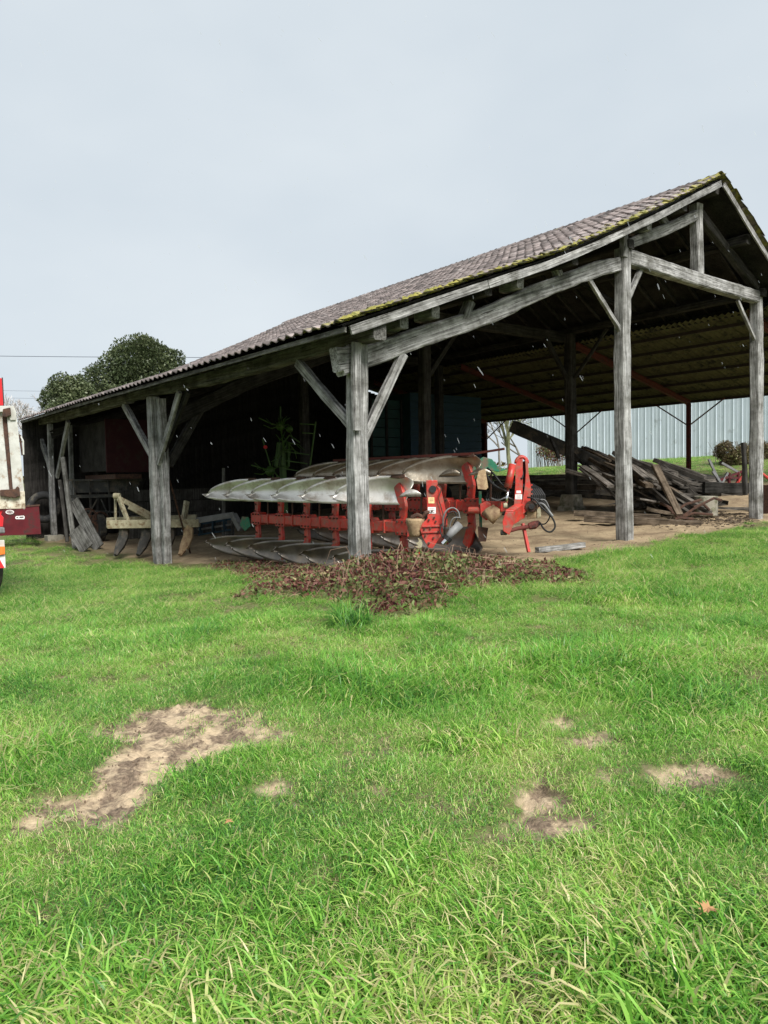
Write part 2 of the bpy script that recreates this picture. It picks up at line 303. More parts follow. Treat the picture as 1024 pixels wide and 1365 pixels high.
def make_ground():
    def grid(x0, x1, nx, y0, y1, ny):
        X, Y = np.meshgrid(np.linspace(x0, x1, nx), np.linspace(y0, y1, ny), indexing='ij'); return X, Y
    # non-uniform axes: fine near the camera, coarse far away
    xs = np.r_[np.linspace(-400, -30, 12), np.linspace(-29, -9, 30), np.arange(-8.8, 2.2, .035), np.linspace(2.3, 20, 110), np.linspace(20.4, 45, 50), np.linspace(55, 500, 12)]
    ys = np.r_[np.linspace(-400, -22, 10), np.linspace(-21, -8.6, 30), np.arange(-8.5, -1.6, .035), np.linspace(-1.5, 10, 110), np.linspace(10.3, 36, 60), np.linspace(45, 500, 12)]
    X, Y = np.meshgrid(xs, ys, indexing='ij'); x = X.ravel(); y = Y.ravel()
    near = (np.abs(x+3) < 14) & (y > -10) & (y < 4)
    b = np.zeros(len(x)); b[near] = bare(x[near], y[near]); fl = floor_(x, y)
    z = GR(x, y) + rough_relief(x, y, b) + fl*(vnoise(x*5, y*5, 31)-.5)*.05
    V = np.c_[x, y, z]; nx, ny = len(xs), len(ys); i, j = np.meshgrid(np.arange(nx-1), np.arange(ny-1), indexing='ij'); a = (i*ny+j).ravel()
    o = mesh_np('ground', V, np.c_[a, a+ny, a+ny+1, a+1], None, attr=b, aname='mud', smooth=True)
    at = o.data.attributes.new('dirt', 'FLOAT', 'POINT'); at.data.foreach_set('value', fl.astype(np.float32))
    m = bpy.data.materials.new('field_soil'); m.use_nodes = True; t = m.node_tree; n = t.nodes; l = t.links; bs = n['Principled BSDF']; bs.inputs['Roughness'].default_value = .85; bs.inputs['Specular IOR Level'].default_value = .2
    g = n.new('ShaderNodeNewGeometry')
    def noise(sc, det=6): q = n.new('ShaderNodeTexNoise'); q.inputs['Scale'].default_value = sc; q.inputs['Detail'].default_value = det; q.inputs['Roughness'].default_value = .65; l.new(g.outputs['Position'], q.inputs[0]); return q.outputs[0]
    def ramp(f, c0, c1, p0=.35, p1=.65):
        r = n.new('ShaderNodeValToRGB'); r.color_ramp.elements[0].position = p0; r.color_ramp.elements[1].position = p1; r.color_ramp.elements[0].color = (*c0, 1); r.color_ramp.elements[1].color = (*c1, 1); l.new(f, r.inputs[0]); return r.outputs[0]
    def mix(f, a, b_):
        q = n.new('ShaderNodeMixRGB'); l.new(f, q.inputs[0]); l.new(a, q.inputs[1]); l.new(b_, q.inputs[2]); return q.outputs[0]
    turf = ramp(noise(2.5), (.085, .095, .035), (.15, .16, .055)); turf = mix(ramp(noise(9), (0, 0, 0), (1, 1, 1), .5, .7), turf, ramp(noise(25), (.16, .12, .075), (.26, .20, .13)))
    mud = mix(ramp(noise(6, 9), (0, 0, 0), (1, 1, 1), .45, .56), ramp(noise(45, 9), (.10, .072, .05), (.27, .20, .14)), ramp(noise(18), (.40, .305, .20), (.55, .43, .29)))
    drt = mix(ramp(noise(1.2), (0, 0, 0), (1, 1, 1), .35, .65), ramp(noise(22), (.15, .105, .065), (.26, .19, .12)), ramp(noise(12), (.37, .285, .175), (.48, .375, .24)))
    am = n.new('ShaderNodeAttribute'); am.attribute_name = 'mud'; ad = n.new('ShaderNodeAttribute'); ad.attribute_name = 'dirt'
    l.new(mix(ad.outputs['Fac'], mix(am.outputs['Fac'], turf, mud), drt), bs.inputs['Base Color'])
    bp = n.new('ShaderNodeBump'); bp.inputs['Strength'].default_value = .7; bp.inputs['Distance'].default_value = .03; l.new(noise(30, 8), bp.inputs['Height']); l.new(bp.outputs[0], bs.inputs['Normal'])
    o.data.materials.append(m); o['kind'] = 'structure'
make_ground()

# ------------------------------------------------------------------ grass (geometry-node instanced clumps on computed points)
def clump_mesh(seed, nb, rad, hmin, hmax, wid, droop, dead, flat=0., tshift=0.):
    r = np.random.default_rng(seed); K = 4
    a = r.uniform(0, 6.283, nb); rr = rad*np.sqrt(r.uniform(0, 1, nb)); bx = rr*np.cos(a); by = rr*np.sin(a)
    h = r.uniform(hmin, hmax, nb); lean = r.normal(0, .35, nb)+droop*r.uniform(.3, 1.4, nb); az = r.uniform(0, 6.283, nb)
    az = np.where(r.uniform(0, 1, nb) < .5, flat+r.normal(0, .8, nb), az)
    tint = np.clip(r.normal(.48, .16, nb), 0, .8); tint = np.where(r.uniform(0, 1, nb) < dead, r.uniform(.85, 1.15, nb), tint)
    V = []; Tn = []
    side = az+math.pi/2+r.normal(0, .5, nb)
    px, py, pz = bx.copy(), by.copy(), np.zeros(nb); ang = np.abs(lean)*.3+r.uniform(0, .35, nb)
    for k in range(K):
        wd = wid*(1, .95, .7, .04)[k]*r.uniform(.8, 1.2, nb)/2
        V.append(np.c_[px-wd*np.cos(side), py-wd*np.sin(side), pz]); V.append(np.c_[px+wd*np.cos(side), py+wd*np.sin(side), pz]); Tn.append(tint-.34*(k == 0)); Tn.append(tint-.34*(k == 0))  # roots tinted darker: shade between the blades painted in
        st = h/(K-1); px = px+st*np.sin(ang)*np.cos(az); py = py+st*np.sin(ang)*np.sin(az); pz = pz+st*np.cos(ang); ang = np.minimum(ang+np.abs(lean)*.75, 2.0)
        pz = np.maximum(pz, .004)
    V = np.stack(V, 1).reshape(-1, 3); Tn = np.stack(Tn, 1).ravel()+tshift; base = np.arange(nb)*2*K
    Fc = np.concatenate([np.c_[base+2*k, base+2*k+1, base+2*k+3, base+2*k+2] for k in range(K-1)])
    return mesh_np('grass_clump', V, Fc, 'grass', attr=Tn, linkit=False)
def scatter(name, P, rot, sc, variant, protos, label, cat):
    """one stuff object: instances of the proto meshes on its own points"""
    me = bpy.data.meshes.new(name); me.vertices.add(len(P)); me.vertices.foreach_set('co', P.astype(np.float32).ravel())
    for nm, arr, ty in (('rotz', rot, 'FLOAT'), ('scl', sc, 'FLOAT'), ('var', variant, 'INT')):
        a = me.attributes.new(nm, ty, 'POINT'); a.data.foreach_set('value', arr.astype(np.float32 if ty == 'FLOAT' else np.int32))
    o = bpy.data.objects.new(name, me); COL.objects.link(o); tag(o, label, cat, kind='stuff'); WO[o] = np.zeros(3)
    g = bpy.data.node_groups.new(name, 'GeometryNodeTree'); g.interface.new_socket('Geometry', in_out='INPUT', socket_type='NodeSocketGeometry'); g.interface.new_socket('Geometry', in_out='OUTPUT', socket_type='NodeSocketGeometry')
    n = g.nodes; l = g.links; gi = n.new('NodeGroupInput'); go = n.new('NodeGroupOutput'); m2p = n.new('GeometryNodeMeshToPoints')
    jn = n.new('GeometryNodeGeometryToInstance'); iop = n.new('GeometryNodeInstanceOnPoints')
    l.new(gi.outputs[0], m2p.inputs['Mesh']); l.new(m2p.outputs[0], iop.inputs['Points'])
    for mp_ in protos:
        po = bpy.data.objects.new(name+'_proto', mp_)             # never linked to the scene
        oi = n.new('GeometryNodeObjectInfo'); oi.inputs['Object'].default_value = po; oi.inputs['As Instance'].default_value = False
        l.new(oi.outputs['Geometry'], jn.inputs[0])
    l.new(jn.outputs[0], iop.inputs['Instance']); iop.inputs['Pick Instance'].default_value = True
    def at(nm, dt): q = n.new('GeometryNodeInputNamedAttribute'); q.data_type = dt; q.inputs['Name'].default_value = nm; return q.outputs[0]
    l.new(at('var', 'INT'), iop.inputs['Instance Index'])
    cx = n.new('ShaderNodeCombineXYZ'); l.new(at('rotz', 'FLOAT'), cx.inputs[2]); l.new(cx.outputs[0], iop.inputs['Rotation'])
    cs = n.new('ShaderNodeCombineXYZ'); s_ = at('scl', 'FLOAT')
    for k in range(3): l.new(s_, cs.inputs[k])
    l.new(cs.outputs[0], iop.inputs['Scale']); l.new(iop.outputs[0], go.inputs[0])
    md = o.modifiers.new('scatter', 'NODES'); md.node_group = g
    return o
def view_points(d0, d1, dens, margin=80):
    """uniform points on the ground between two distances inside a widened view wedge"""
    wd = 2*(d1*(512+margin)/F+1.5); n = int(wd*(d1-d0)*dens); d = rng.uniform(d0, d1, n); s = rng.uniform(-wd/2, wd/2, n)
    k = np.abs(s) < d*(512+margin)/F+1.2; d, s = d[k], s[k]
    return CAM[0]+fh[0]*d+rh[0]*s, CAM[1]+fh[1]*d+rh[1]*s
BR = np.array([px2g(*p)[:2] for p in [(280, 752), (330, 775), (300, 800), (400, 802), (455, 806), (520, 826), (570, 818), (620, 790), (700, 778), (790, 782), (800, 765), (740, 752), (650, 742), (560, 745), (440, 748), (350, 745)]])
LUSH = [(*px2g(px_, py_)[:2], r_, a_) for px_, py_, r_, a_ in ((745, 905, .75, .85), (860, 880, .7, .5), (640, 880, .5, .45), (980, 930, .5, .4), (990, 1085, .35, .7), (60, 985, .4, .6), (450, 915, .45, .5), (300, 1020, .3, .5), (330, 910, .5, .3), (900, 800, .9, .5), (560, 1150, .3, .5), (130, 850, .6, .3))]
def grass_field():
    near = [clump_mesh(s, 62, .09, .06, .25, .0028, 2.5, .13, f) for s, f in zip(range(6), (0, .5, 1.2, -.6, .2, 2.6))]
    mid = [clump_mesh(20+s, 56, .14, .05, .14, .0046, 1.8, .17, 0.) for s in range(4)]
    far = [clump_mesh(40+s, 60, .20, .07, .19, .009, 1.3, .16, 0.) for s in range(3)]
    short = [clump_mesh(60+s, 46, .10, .02, .06, .0035, 1.4, .34, 0.) for s in range(2)]
    allp = near+mid+far+short
    for lo, hi, dens, off, cnt in ((1.2, 4.2, 340, 0, 6), (4.2, 8.5, 150, 6, 4), (8.5, 17, 72, 10, 3), (17, 50, 14, 10, 3)):
        x, y = view_points(lo, hi, dens)
        b = np.zeros(len(x)); nr = (y < 4); b[nr] = bare(x[nr], y[nr]); fl = floor_(x, y)
        thin = 1-np.clip(b*1.08, 0, 1)
        # sparse band round the bare places
        gap = np.full(len(x), 9.)
        if lo < 8.5:
            for p in PATCHES: gap = np.minimum(gap, sdist(x, y, p))
        worn = np.exp(-np.clip(gap, 0, 9)/.5)*(.45+.65*vnoise(x*3, y*3, 77))
        keep = (rng.uniform(0, 1, len(x)) < thin*(1-.75*np.clip(fl*1.5, 0, 1))*(1-.12*worn)) & (fl < .35)
        if lo > 8: keep &= ~((x > -.5) & (x < 19.5) & (y > .2) & (y < 18)) & ~((x > 33.9))
        brd = sdist(x, y, BR); keep &= (brd > -.05) | (rng.uniform(0, 1, len(x)) < .5*vnoise(x*1.7, y*1.7, 69))
        x, y, worn, b, brd = x[keep], y[keep], worn[keep], b[keep], brd[keep]
        z = GR(x, y) - .006
        tall = vnoise(x*.9, y*.9, 41, 3); tuf = vnoise(x*3.6, y*3.6, 47, 2); sc = .58+.60*np.clip((tall-.28)*1.7, 0, 1)+.55*np.clip((tuf-.5)*3, 0, 1)*(tall+.3); sc *= rng.uniform(.75, 1.25, len(x))
        for tx, ty, tr_, ta in LUSH: sc *= 1+ta*np.exp(-((x-tx)**2+(y-ty)**2)/tr_**2)
        sc *= 1-.7*worn
        if lo < 2: sc *= .92
        far_k = 1.0 if lo < 8 else 1.18
        var = off+rng.integers(0, cnt, len(x)); sh = (rng.uniform(0, 1, len(x)) < worn*1.1) & (lo < 8); var = np.where(sh, 13+rng.integers(0, 2, len(x)), var)
        windy = 1.2*vnoise(x*.7, y*.7, 55, 2)*2-1.2+rng.normal(0, .7, len(x))-2.2
        nm, lb = (('grass', 'long wet green grass in the foreground'), ('grass', 'short green grass round the bare mud patches'), ('grass', 'green grass growing up to the front of the barn'), ('grass', 'distant grass beyond and beside the barn'))[(1.2, 4.2, 8.5, 17).index(lo)]
        scatter(nm, np.c_[x, y, z], windy, sc*far_k, var, allp, lb, 'grass')
def worn_grass():
    sp = [clump_mesh(80+s_, 40, .09, .02, .07, .0032, 1.5, .30, 0.) for s_ in range(3)]
    x, y = view_points(2.6, 8.5, 330); k = y < 4; x, y = x[k], y[k]; b = bare(x, y); gap = np.full(len(x), 9.)
    for p in PATCHES: gap = np.minimum(gap, sdist(x, y, p))
    k = (gap < .75) & (rng.uniform(0, 1, len(x)) < np.where(b > .85, .035, 1-b*.8)); x, y, gap = x[k], y[k], gap[k]
    scatter('grass', np.c_[x, y, GR(x, y)-.004], rng.uniform(0, 6.28, len(x)), rng.uniform(.5, 1.2, len(x)), rng.integers(0, 3, len(x)), sp, 'sparse worn turf fringing the bare mud patches', 'grass')
grass_field(); worn_grass()

# ================================================================== BARN
barn = empty('barn', (6.5, 8.5, 0), 'long open-sided timber barn with mossy tiled roof and corrugated lean-to', 'barn')
XA, XB, XR, XC = 0., 6.83, 9.72, 12.68
PRX = [-.62, -.42, 2.25, 3.96, 5.27, 7.3, 9.72, 12.05, 13.55]; PRZ = [3.60, 3.68, 4.68, 5.30, 5.87, 6.80, 7.97, 6.66, 5.76]
def deck(x): return float(np.interp(x, PRX, PRZ))
Y0, Y1 = -.55, 17.7
def post(x, y, z1, w=.26, mt='wood', zb=None, name='post', jit=.012, lean=(0, 0)):
    zb = GR(x, y)[0]-.12 if zb is None else zb
    return beam(name, [(x, y, zb), (x+lean[0], y+lean[1], z1)], w, w, mt, barn, up=(0, 1, 0), seg=14, jit=jit, taper=.94, cham=.11)
# eave posts
post(XA, 0, 3.47, .27, lean=(.02, 0)); 
beam('post_plank', [(-.13, -.16, 2.2), (-.1, -.16, 3.47)], .14, .07, 'wood', barn, jit=.006)
post(XA, 7.72, 3.45, .25, lean=(-.05, 0)); post(XA+.10, 7.50, 3.4, .19, lean=(-.04, 0), jit=.02)
P3Y = 16.55
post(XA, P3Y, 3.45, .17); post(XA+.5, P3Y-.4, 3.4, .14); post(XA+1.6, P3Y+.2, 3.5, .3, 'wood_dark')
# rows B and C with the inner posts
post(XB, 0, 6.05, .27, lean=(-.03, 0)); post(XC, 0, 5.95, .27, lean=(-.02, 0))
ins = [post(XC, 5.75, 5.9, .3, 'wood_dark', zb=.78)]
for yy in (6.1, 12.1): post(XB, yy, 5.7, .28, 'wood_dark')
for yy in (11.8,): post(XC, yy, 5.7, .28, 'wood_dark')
pb = MB(); g0 = G(XC, 5.75)                                    # tapered plinth under the dark post
q = [(-.28, -.28), (.28, -.28), (.28, .28), (-.28, .28)]
pb.add([(XC+a*s, 5.75+b*s, z) for s, z in ((1.15, g0-.1), (1.1, g0+.12), (.98, g0+.13), (.82, g0+.5)) for a, b in q], [(3, 2, 1, 0)]+[(4*k+i, 4*k+(i+1) % 4, 4*k+4+(i+1) % 4, 4*k+4+i) for k in range(3) for i in range(4)]+[(12, 13, 14, 15)])
pb.build('post_base', 'stone', barn, bevel=.015)
MB().box((XA, P3Y, G(0, P3Y)+.02), (.5, .45, .3)).build('post_base', 'stone', barn, bevel=.02)
# wall plates, tie beams, aisle beams
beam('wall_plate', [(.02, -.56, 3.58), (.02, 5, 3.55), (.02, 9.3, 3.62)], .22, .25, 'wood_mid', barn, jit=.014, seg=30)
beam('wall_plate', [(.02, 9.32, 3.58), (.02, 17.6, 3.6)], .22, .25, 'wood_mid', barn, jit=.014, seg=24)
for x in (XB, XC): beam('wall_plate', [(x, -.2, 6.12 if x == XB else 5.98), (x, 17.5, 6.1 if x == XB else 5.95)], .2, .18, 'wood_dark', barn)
def yp(px, y=0): p = onY(px[0], px[1], y); return (p[0], y, p[2])
top = [yp((452, 474)), yp((500, 458)), yp((556, 437)), yp((650, 408)), yp((712, 382)), yp((800, 348)), yp((826, 342))]
bot = [yp((452, 500)), yp((500, 485)), yp((556, 463)), yp((650, 431)), yp((712, 400)), yp((800, 367)), yp((828, 363))]
ctr = [tuple((np.array(a)+np.array(b))/2+np.array([0, .02, 0])) for a, b in zip(top, bot)]
beam('aisle_beam', ctr, .2, .32, 'wood', barn, seg=40, jit=.012, taper=.88)
beam('tie_beam', [(XB+.1, -.02, 5.89), (XC-.1, -.02, 5.86)], .22, .30, 'wood', barn, seg=24, jit=.010)
beam('king_post', [(XR+.03, 0, 6.0), (XR-.02, 0, 7.55)], .25, .22, 'wood', barn, up=(0, 1, 0), jit=.012)
beam('principal_rafter', [(XB+.05, 0, 6.12), (XR-.1, 0, 7.28)], .18, .22, 'wood', barn, jit=.014)
beam('principal_rafter', [(XC-.05, 0, 6.12), (XR+.1, 0, 7.38)], .18, .2, 'wood_dark', barn, jit=.014)
beam('bolster', [(-.36, .02, 3.22), (.05, .02, 3.3)], .2, .34, 'wood', barn)
def brace(a, b, w=.1, h=.12, mt='wood'): return beam('brace', [a, b], w, h, mt, barn, jit=.006, seg=6)
def xp(px, x=XA): p = onX(px[0], px[1], x); return (x, p[1], p[2])
brace((.0, .08, xp((457, 572))[2]), xp((398, 484)), .12, .15)
brace((.12, .02, yp((487, 586))[2]), yp((537, 472)), .12, .14)
brace((XB-.1, 0, yp((830, 441))[2]), yp((785, 372)), .07, .09); brace((XB+.12, 0, yp((838, 402))[2]), yp((857, 352)), .08, .12)
brace((XB, .1, yp((826, 405))[2]), (XB, 1.5, 5.9), .1, .1, 'wood_dark')
brace((XC-.1, 0, yp((1001, 452))[2]), yp((983, 400)), .07, .09)
brace((.02, 7.9, xp((197, 612))[2]), xp((166, 540)), .13, .16)
brace((-.05, 7.5, xp((212, 618))[2]), (-.05, 6.2, 3.42), .07, .15); brace((.08, 7.5, 2.2), (.1, 6.1, 3.42), .07, .14, 'wood_dark')
brace((.25, 7.65, 1.9), yp((272, 536), 7.65), .14, .2, 'wood_dark')
brace((0, P3Y+.1, 2.0), (0, P3Y+1.5, 3.42), .12, .2); brace((.1, P3Y-.25, 1.75), (.1, P3Y-1.7, 3.42), .1, .16)
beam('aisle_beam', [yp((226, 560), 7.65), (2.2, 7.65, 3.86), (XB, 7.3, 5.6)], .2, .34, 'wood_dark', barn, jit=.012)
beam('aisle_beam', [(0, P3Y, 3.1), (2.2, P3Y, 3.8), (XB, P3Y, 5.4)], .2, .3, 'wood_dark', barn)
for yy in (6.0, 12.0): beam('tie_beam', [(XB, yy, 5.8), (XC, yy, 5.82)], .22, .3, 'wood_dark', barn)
brace((XC-.1, 5.8, 4.5), (XC-1.0, 5.9, 5.7), .12, .14, 'wood_dark'); brace((XC, 5.6, 4.5), (XC, 4.4, 5.85), .08, .1, 'wood_dark'); brace((XB+.1, 6.1, 4.2), (XB+1.3, 6.1, 5.6), .12, .14, 'wood_dark')
# purlins with sawn ends showing in the gable
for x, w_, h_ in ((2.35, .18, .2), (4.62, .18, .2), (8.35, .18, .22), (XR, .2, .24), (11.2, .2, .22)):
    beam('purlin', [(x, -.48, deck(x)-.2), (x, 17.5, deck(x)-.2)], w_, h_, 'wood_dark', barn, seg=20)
for x in (.75, 1.4, 3.4, 7.4): beam('wedge_block', [(x, -.25, deck(x)-.27), (x+.02, .2, deck(x)-.27)], .16, .2, 'wood', barn, seg=3)
beam('strut', [(4.75, 0, 5.2), (4.6, 0, 5.45)], .15, .16, 'wood', barn, seg=3); beam('strut', [(2.2, .0, 4.05), (2.4, 0, 4.42)], .15, .16, 'wood', barn, seg=3)
beam('strut', [(8.5, 0, 6.8), (8.2, 0, 7.05)], .12, .18, 'wood', barn, seg=3); beam('post_head', [(XB-.12, -.1, 5.85), (XB-.12, -.1, 6.3)], .14, .14, 'wood', barn, seg=3)
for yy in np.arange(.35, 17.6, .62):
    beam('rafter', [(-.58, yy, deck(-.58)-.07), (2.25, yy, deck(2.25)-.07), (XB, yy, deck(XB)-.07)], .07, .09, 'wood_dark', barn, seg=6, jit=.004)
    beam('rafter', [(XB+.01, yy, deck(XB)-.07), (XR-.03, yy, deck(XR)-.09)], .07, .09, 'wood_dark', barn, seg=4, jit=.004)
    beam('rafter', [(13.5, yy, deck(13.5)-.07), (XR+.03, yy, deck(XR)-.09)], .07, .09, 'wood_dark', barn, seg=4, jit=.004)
# barge boards
def barge(x0, x1, n=6):
    beam('barge_board', [(x, -.60, deck(x)-.115) for x in np.linspace(x0, x1, n)], .035, .13, 'wood', barn, seg=10, jit=.004, cham=.05)
barge(-.52, 2.2); barge(2.21, 5.9); barge(5.91, XR-.06); barge(XR+.06, 12.0); barge(12.01, 13.5)
beam('eave_board', [(-.6, -.6, 3.53), (-.6, 5.9, 3.55), (-.6, 12, 3.58), (-.6, 17.6, 3.56)], .03, .07, 'wood_mid', barn, jit=.006, seg=30)
# ---- roof deck (boards) with tiles as its children
rx = [x for x in PRX]; rb = MB(); nY = 12
ys = np.linspace(Y0, Y1, nY+1)
T = lambda x, y, dz: (x, y, deck(x)+dz)
vs = []; fs = []; nx = len(rx)
for k, dz in enumerate((-.025, 0.0)):
    for x in rx:
        for y in ys: vs.append(T(x, y, dz))
W_ = nY+1; off = nx*W_
for i in range(nx-1):
    for j in range(nY): fs.append((i*W_+j, i*W_+j+1, (i+1)*W_+j+1, (i+1)*W_+j)); fs.append((off+i*W_+j, off+(i+1)*W_+j, off+(i+1)*W_+j+1, off+i*W_+j+1))
for i in range(nx-1): fs.append((i*W_, (i+1)*W_, off+(i+1)*W_, off+i*W_)); fs.append((i*W_+nY, off+i*W_+nY, off+(i+1)*W_+nY, (i+1)*W_+nY))
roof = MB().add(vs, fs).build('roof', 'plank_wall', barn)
# tile material: purple-grey clay, lichen, and moss towards the open gable edge
def tilemat():
    m = mat('clay_tile', (.29, .24, .225), .6, 0, (.12, .095, .088), 3.5, .35, 30, dirt=(.36, .33, .31), dscale=2.6, dpos=(.55, .72), rnd=0, spec=.35, coord='Object')
    n = m.node_tree.nodes; l = m.node_tree.links; b = n['Principled BSDF']; src = b.inputs['Base Color'].links[0].from_socket
    g = n.new('ShaderNodeNewGeometry'); sx = n.new('ShaderNodeSeparateXYZ'); l.new(g.outputs['Position'], sx.inputs[0])
    nz = n.new('ShaderNodeTexNoise'); nz.inputs['Scale'].default_value = 4; nz.inputs['Detail'].default_value = 6; l.new(g.outputs['Position'], nz.inputs[0])
    ed = n.new('ShaderNodeMapRange'); ed.inputs['From Min'].default_value = -.5; ed.inputs['From Max'].default_value = .7; ed.inputs['To Min'].default_value = .22; ed.inputs['To Max'].default_value = -.03; l.new(sx.outputs['Y'], ed.inputs[0])
    a = n.new('ShaderNodeMath'); a.operation = 'ADD'; l.new(nz.outputs[0], a.inputs[0]); l.new(ed.outputs[0], a.inputs[1])
    r = n.new('ShaderNodeValToRGB'); r.color_ramp.elements[0].position = .66; r.color_ramp.elements[1].position = .76; l.new(a.outputs[0], r.inputs[0])
    mc = n.new('ShaderNodeValToRGB'); mc.color_ramp.elements[0].color = (.13, .13, .06, 1); mc.color_ramp.elements[1].color = (.33, .29, .08, 1); mc.color_ramp.elements[0].position = .35; mc.color_ramp.elements[1].position = .65
    n2 = n.new('ShaderNodeTexNoise'); n2.inputs['Scale'].default_value = 9; l.new(g.outputs['Position'], n2.inputs[0]); l.new(n2.outputs[0], mc.inputs[0])
    at = n.new('ShaderNodeAttribute'); at.attribute_name = 'tint'; oi = n.new('ShaderNodeObjectInfo'); ad = n.new('ShaderNodeMath'); ad.operation = 'ADD'; l.new(at.outputs['Fac'], ad.inputs[0]); l.new(oi.outputs['Random'], ad.inputs[1])
    fr = n.new('ShaderNodeMath'); fr.operation = 'FRACT'; l.new(ad.outputs[0], fr.inputs[0]); mr = n.new('ShaderNodeMapRange'); mr.inputs['To Min'].default_value = .45; mr.inputs['To Max'].default_value = 1.4; l.new(fr.outputs[0], mr.inputs[0])
    h = n.new('ShaderNodeHueSaturation'); l.new(mr.outputs[0], h.inputs['Value']); l.new(src, h.inputs['Color'])
    mx = n.new('ShaderNodeMixRGB'); l.new(r.outputs[0], mx.inputs[0]); l.new(h.outputs[0], mx.inputs[1]); l.new(mc.outputs[0], mx.inputs[2]); l.new(mx.outputs[0], b.inputs['Base Color'])
    return m
M['tile'] = tilemat()
def tile_arrays():
    us = np.array([-.125, -.10, -.06, -.01, .04, .08, .10, .125]); zz_ = np.array([.0, .032, .05, .034, .006, .0, .006, .016])
    V = []; Fq = []
    for yv, zo in ((-.19, .028), (.19, .0)):
        for u, z in zip(us, zz_): V.append((u, yv, z+zo))
    for u, z in zip(us, zz_): V.append((u, -.19, z+.028-.02))
    n = len(us)
    for i in range(n-1): Fq.append((i, i+1, n+i+1, n+i)); Fq.append((2*n+i, 2*n+i+1, i+1, i))
    return np.array(V), np.array(Fq)
TV, TF = tile_arrays()
tme = bpy.data.meshes.new('roof_tile'); tme.from_pydata([tuple(v) for v in TV], [], [tuple(map(int, f)) for f in TF]); tme.update(); tme.materials.append(M['tile'])
def slopes(side):
    xs_ = np.linspace(-.62, XR, 400) if side == 0 else np.linspace(13.55, XR, 200)
    zs_ = np.array([deck(x) for x in xs_]); s = np.r_[0, np.cumsum(np.hypot(np.diff(xs_), np.diff(zs_)))]
    return xs_, zs_, s
rest_V = []; rest_F = []; rest_T = []; cnt = 0
ncol = int((Y1-Y0)/.235)
for side in (0, 1):
    xs_, zs_, s = slopes(side); nrow = int(s[-1]/.305)
    for i in range(nrow+1):
        sc = min(.12+i*.305, s[-1]-.08); x = np.interp(sc, s, xs_); z = np.interp(sc, s, zs_); x2 = np.interp(sc+.1, s, xs_); z2 = np.interp(sc+.1, s, zs_)
        if sc+.1 > s[-1]: x2 = x+(x-np.interp(sc-.1, s, xs_)); z2 = z+(z-np.interp(sc-.1, s, zs_))
        up = np.array([x2-x, 0, z2-z]); up /= np.linalg.norm(up); ac = np.array([0, -1., 0]) if side == 0 else np.array([0, 1., 0]); nn = np.cross(ac, up)
        for j in range(ncol):
            ry = random.uniform(-1, 1); y = Y0+.06+j*.235+ry*.008; jz = random.uniform(0, .012)
            if j == 0: y -= .05+random.uniform(0, .07); jz += random.uniform(.01, .035)
            rz = random.uniform(-.03, .03) if j > 0 else random.uniform(-.1, .1); up_ = up+ac*rz; up_ /= np.linalg.norm(up_); ac_ = np.cross(up_, nn)
            Rm = np.c_[ac_, up_, nn]; P = np.array([x, y, z])+nn*(.012+jz)
            if (side == 0 and j < 7) or (side == 1 and j == 0):
                if cnt < 296:
                    cnt += 1; o = bpy.data.objects.new('roof_tile', tme); COL.objects.link(o); o.parent = roof
                    o.matrix_local = Matrix.Translation(Vector(P-WO[roof])) @ Matrix([[*map(float, Rm[q])] for q in range(3)]).to_4x4(); continue
            rest_V.append(TV @ Rm.T+P); rest_F.append(TF+len(TV)*(len(rest_V)-1)); rest_T.append(np.full(len(TV), random.random()))
o = mesh_np('roof_tiles', np.concatenate(rest_V)-WO[roof], np.concatenate(rest_F), 'tile', roof, attr=np.concatenate(rest_T)); o['kind'] = 'stuff'
for j in range(44):                                           # ridge tiles
    y = Y0+j*.42; mb = MB(); n = 7
    A_ = [(XR+.15*math.cos(a), z) for a in np.linspace(.25, math.pi-.25, n) for z in [deck(XR)-.03+.13*math.sin(a)]]
    vs = [(a, yy, b+dz) for yy, dz in ((y, .018), (y+.46, 0)) for a, b in A_]
    mb.add(vs, [(i, i+1, n+i+1, n+i) for i in range(n-1)]); mb.add([(a, y, b+.018-.02) for a, b in A_]+vs[:n], [(i, i+1, n+i+1, n+i) for i in range(n-1)]); mb.build('ridge_tile', 'tile', roof)
# moss cushions along the open edge of the tiles
mv = MB(); r = random.Random(3)
xs_, zs_, s = slopes(0)
for k in range(560):
    sc = min(s[-1], max(0, r.gauss(r.choice((.3, .8, 1.6, 3., 4.5, 6.2, 7.8, 9.5, s[-1]-.3)), .5))); x = np.interp(sc, s, xs_); z = np.interp(sc, s, zs_); y = Y0-.09+abs(r.gauss(0, .11)); a = r.choice((.02, .03, .045, .07))*r.uniform(.8, 1.2)
    q = [(x+a*r.uniform(.7, 1.3)*math.cos(t), y+a*math.sin(t), z+.055+x*0) for t in np.linspace(0, 6.28, 7)[:-1]]
    mv.add(q+[(x, y, z+.055+a*.8)], [(i, (i+1) % 6, 6) for i in range(6)])
M['moss'] = mat('roof_moss', (.34, .30, .07), .95, 0, (.10, .11, .03), 6, .6, 60)
o = mv.build('moss', 'moss', roof, smooth=True); o['kind'] = 'stuff'
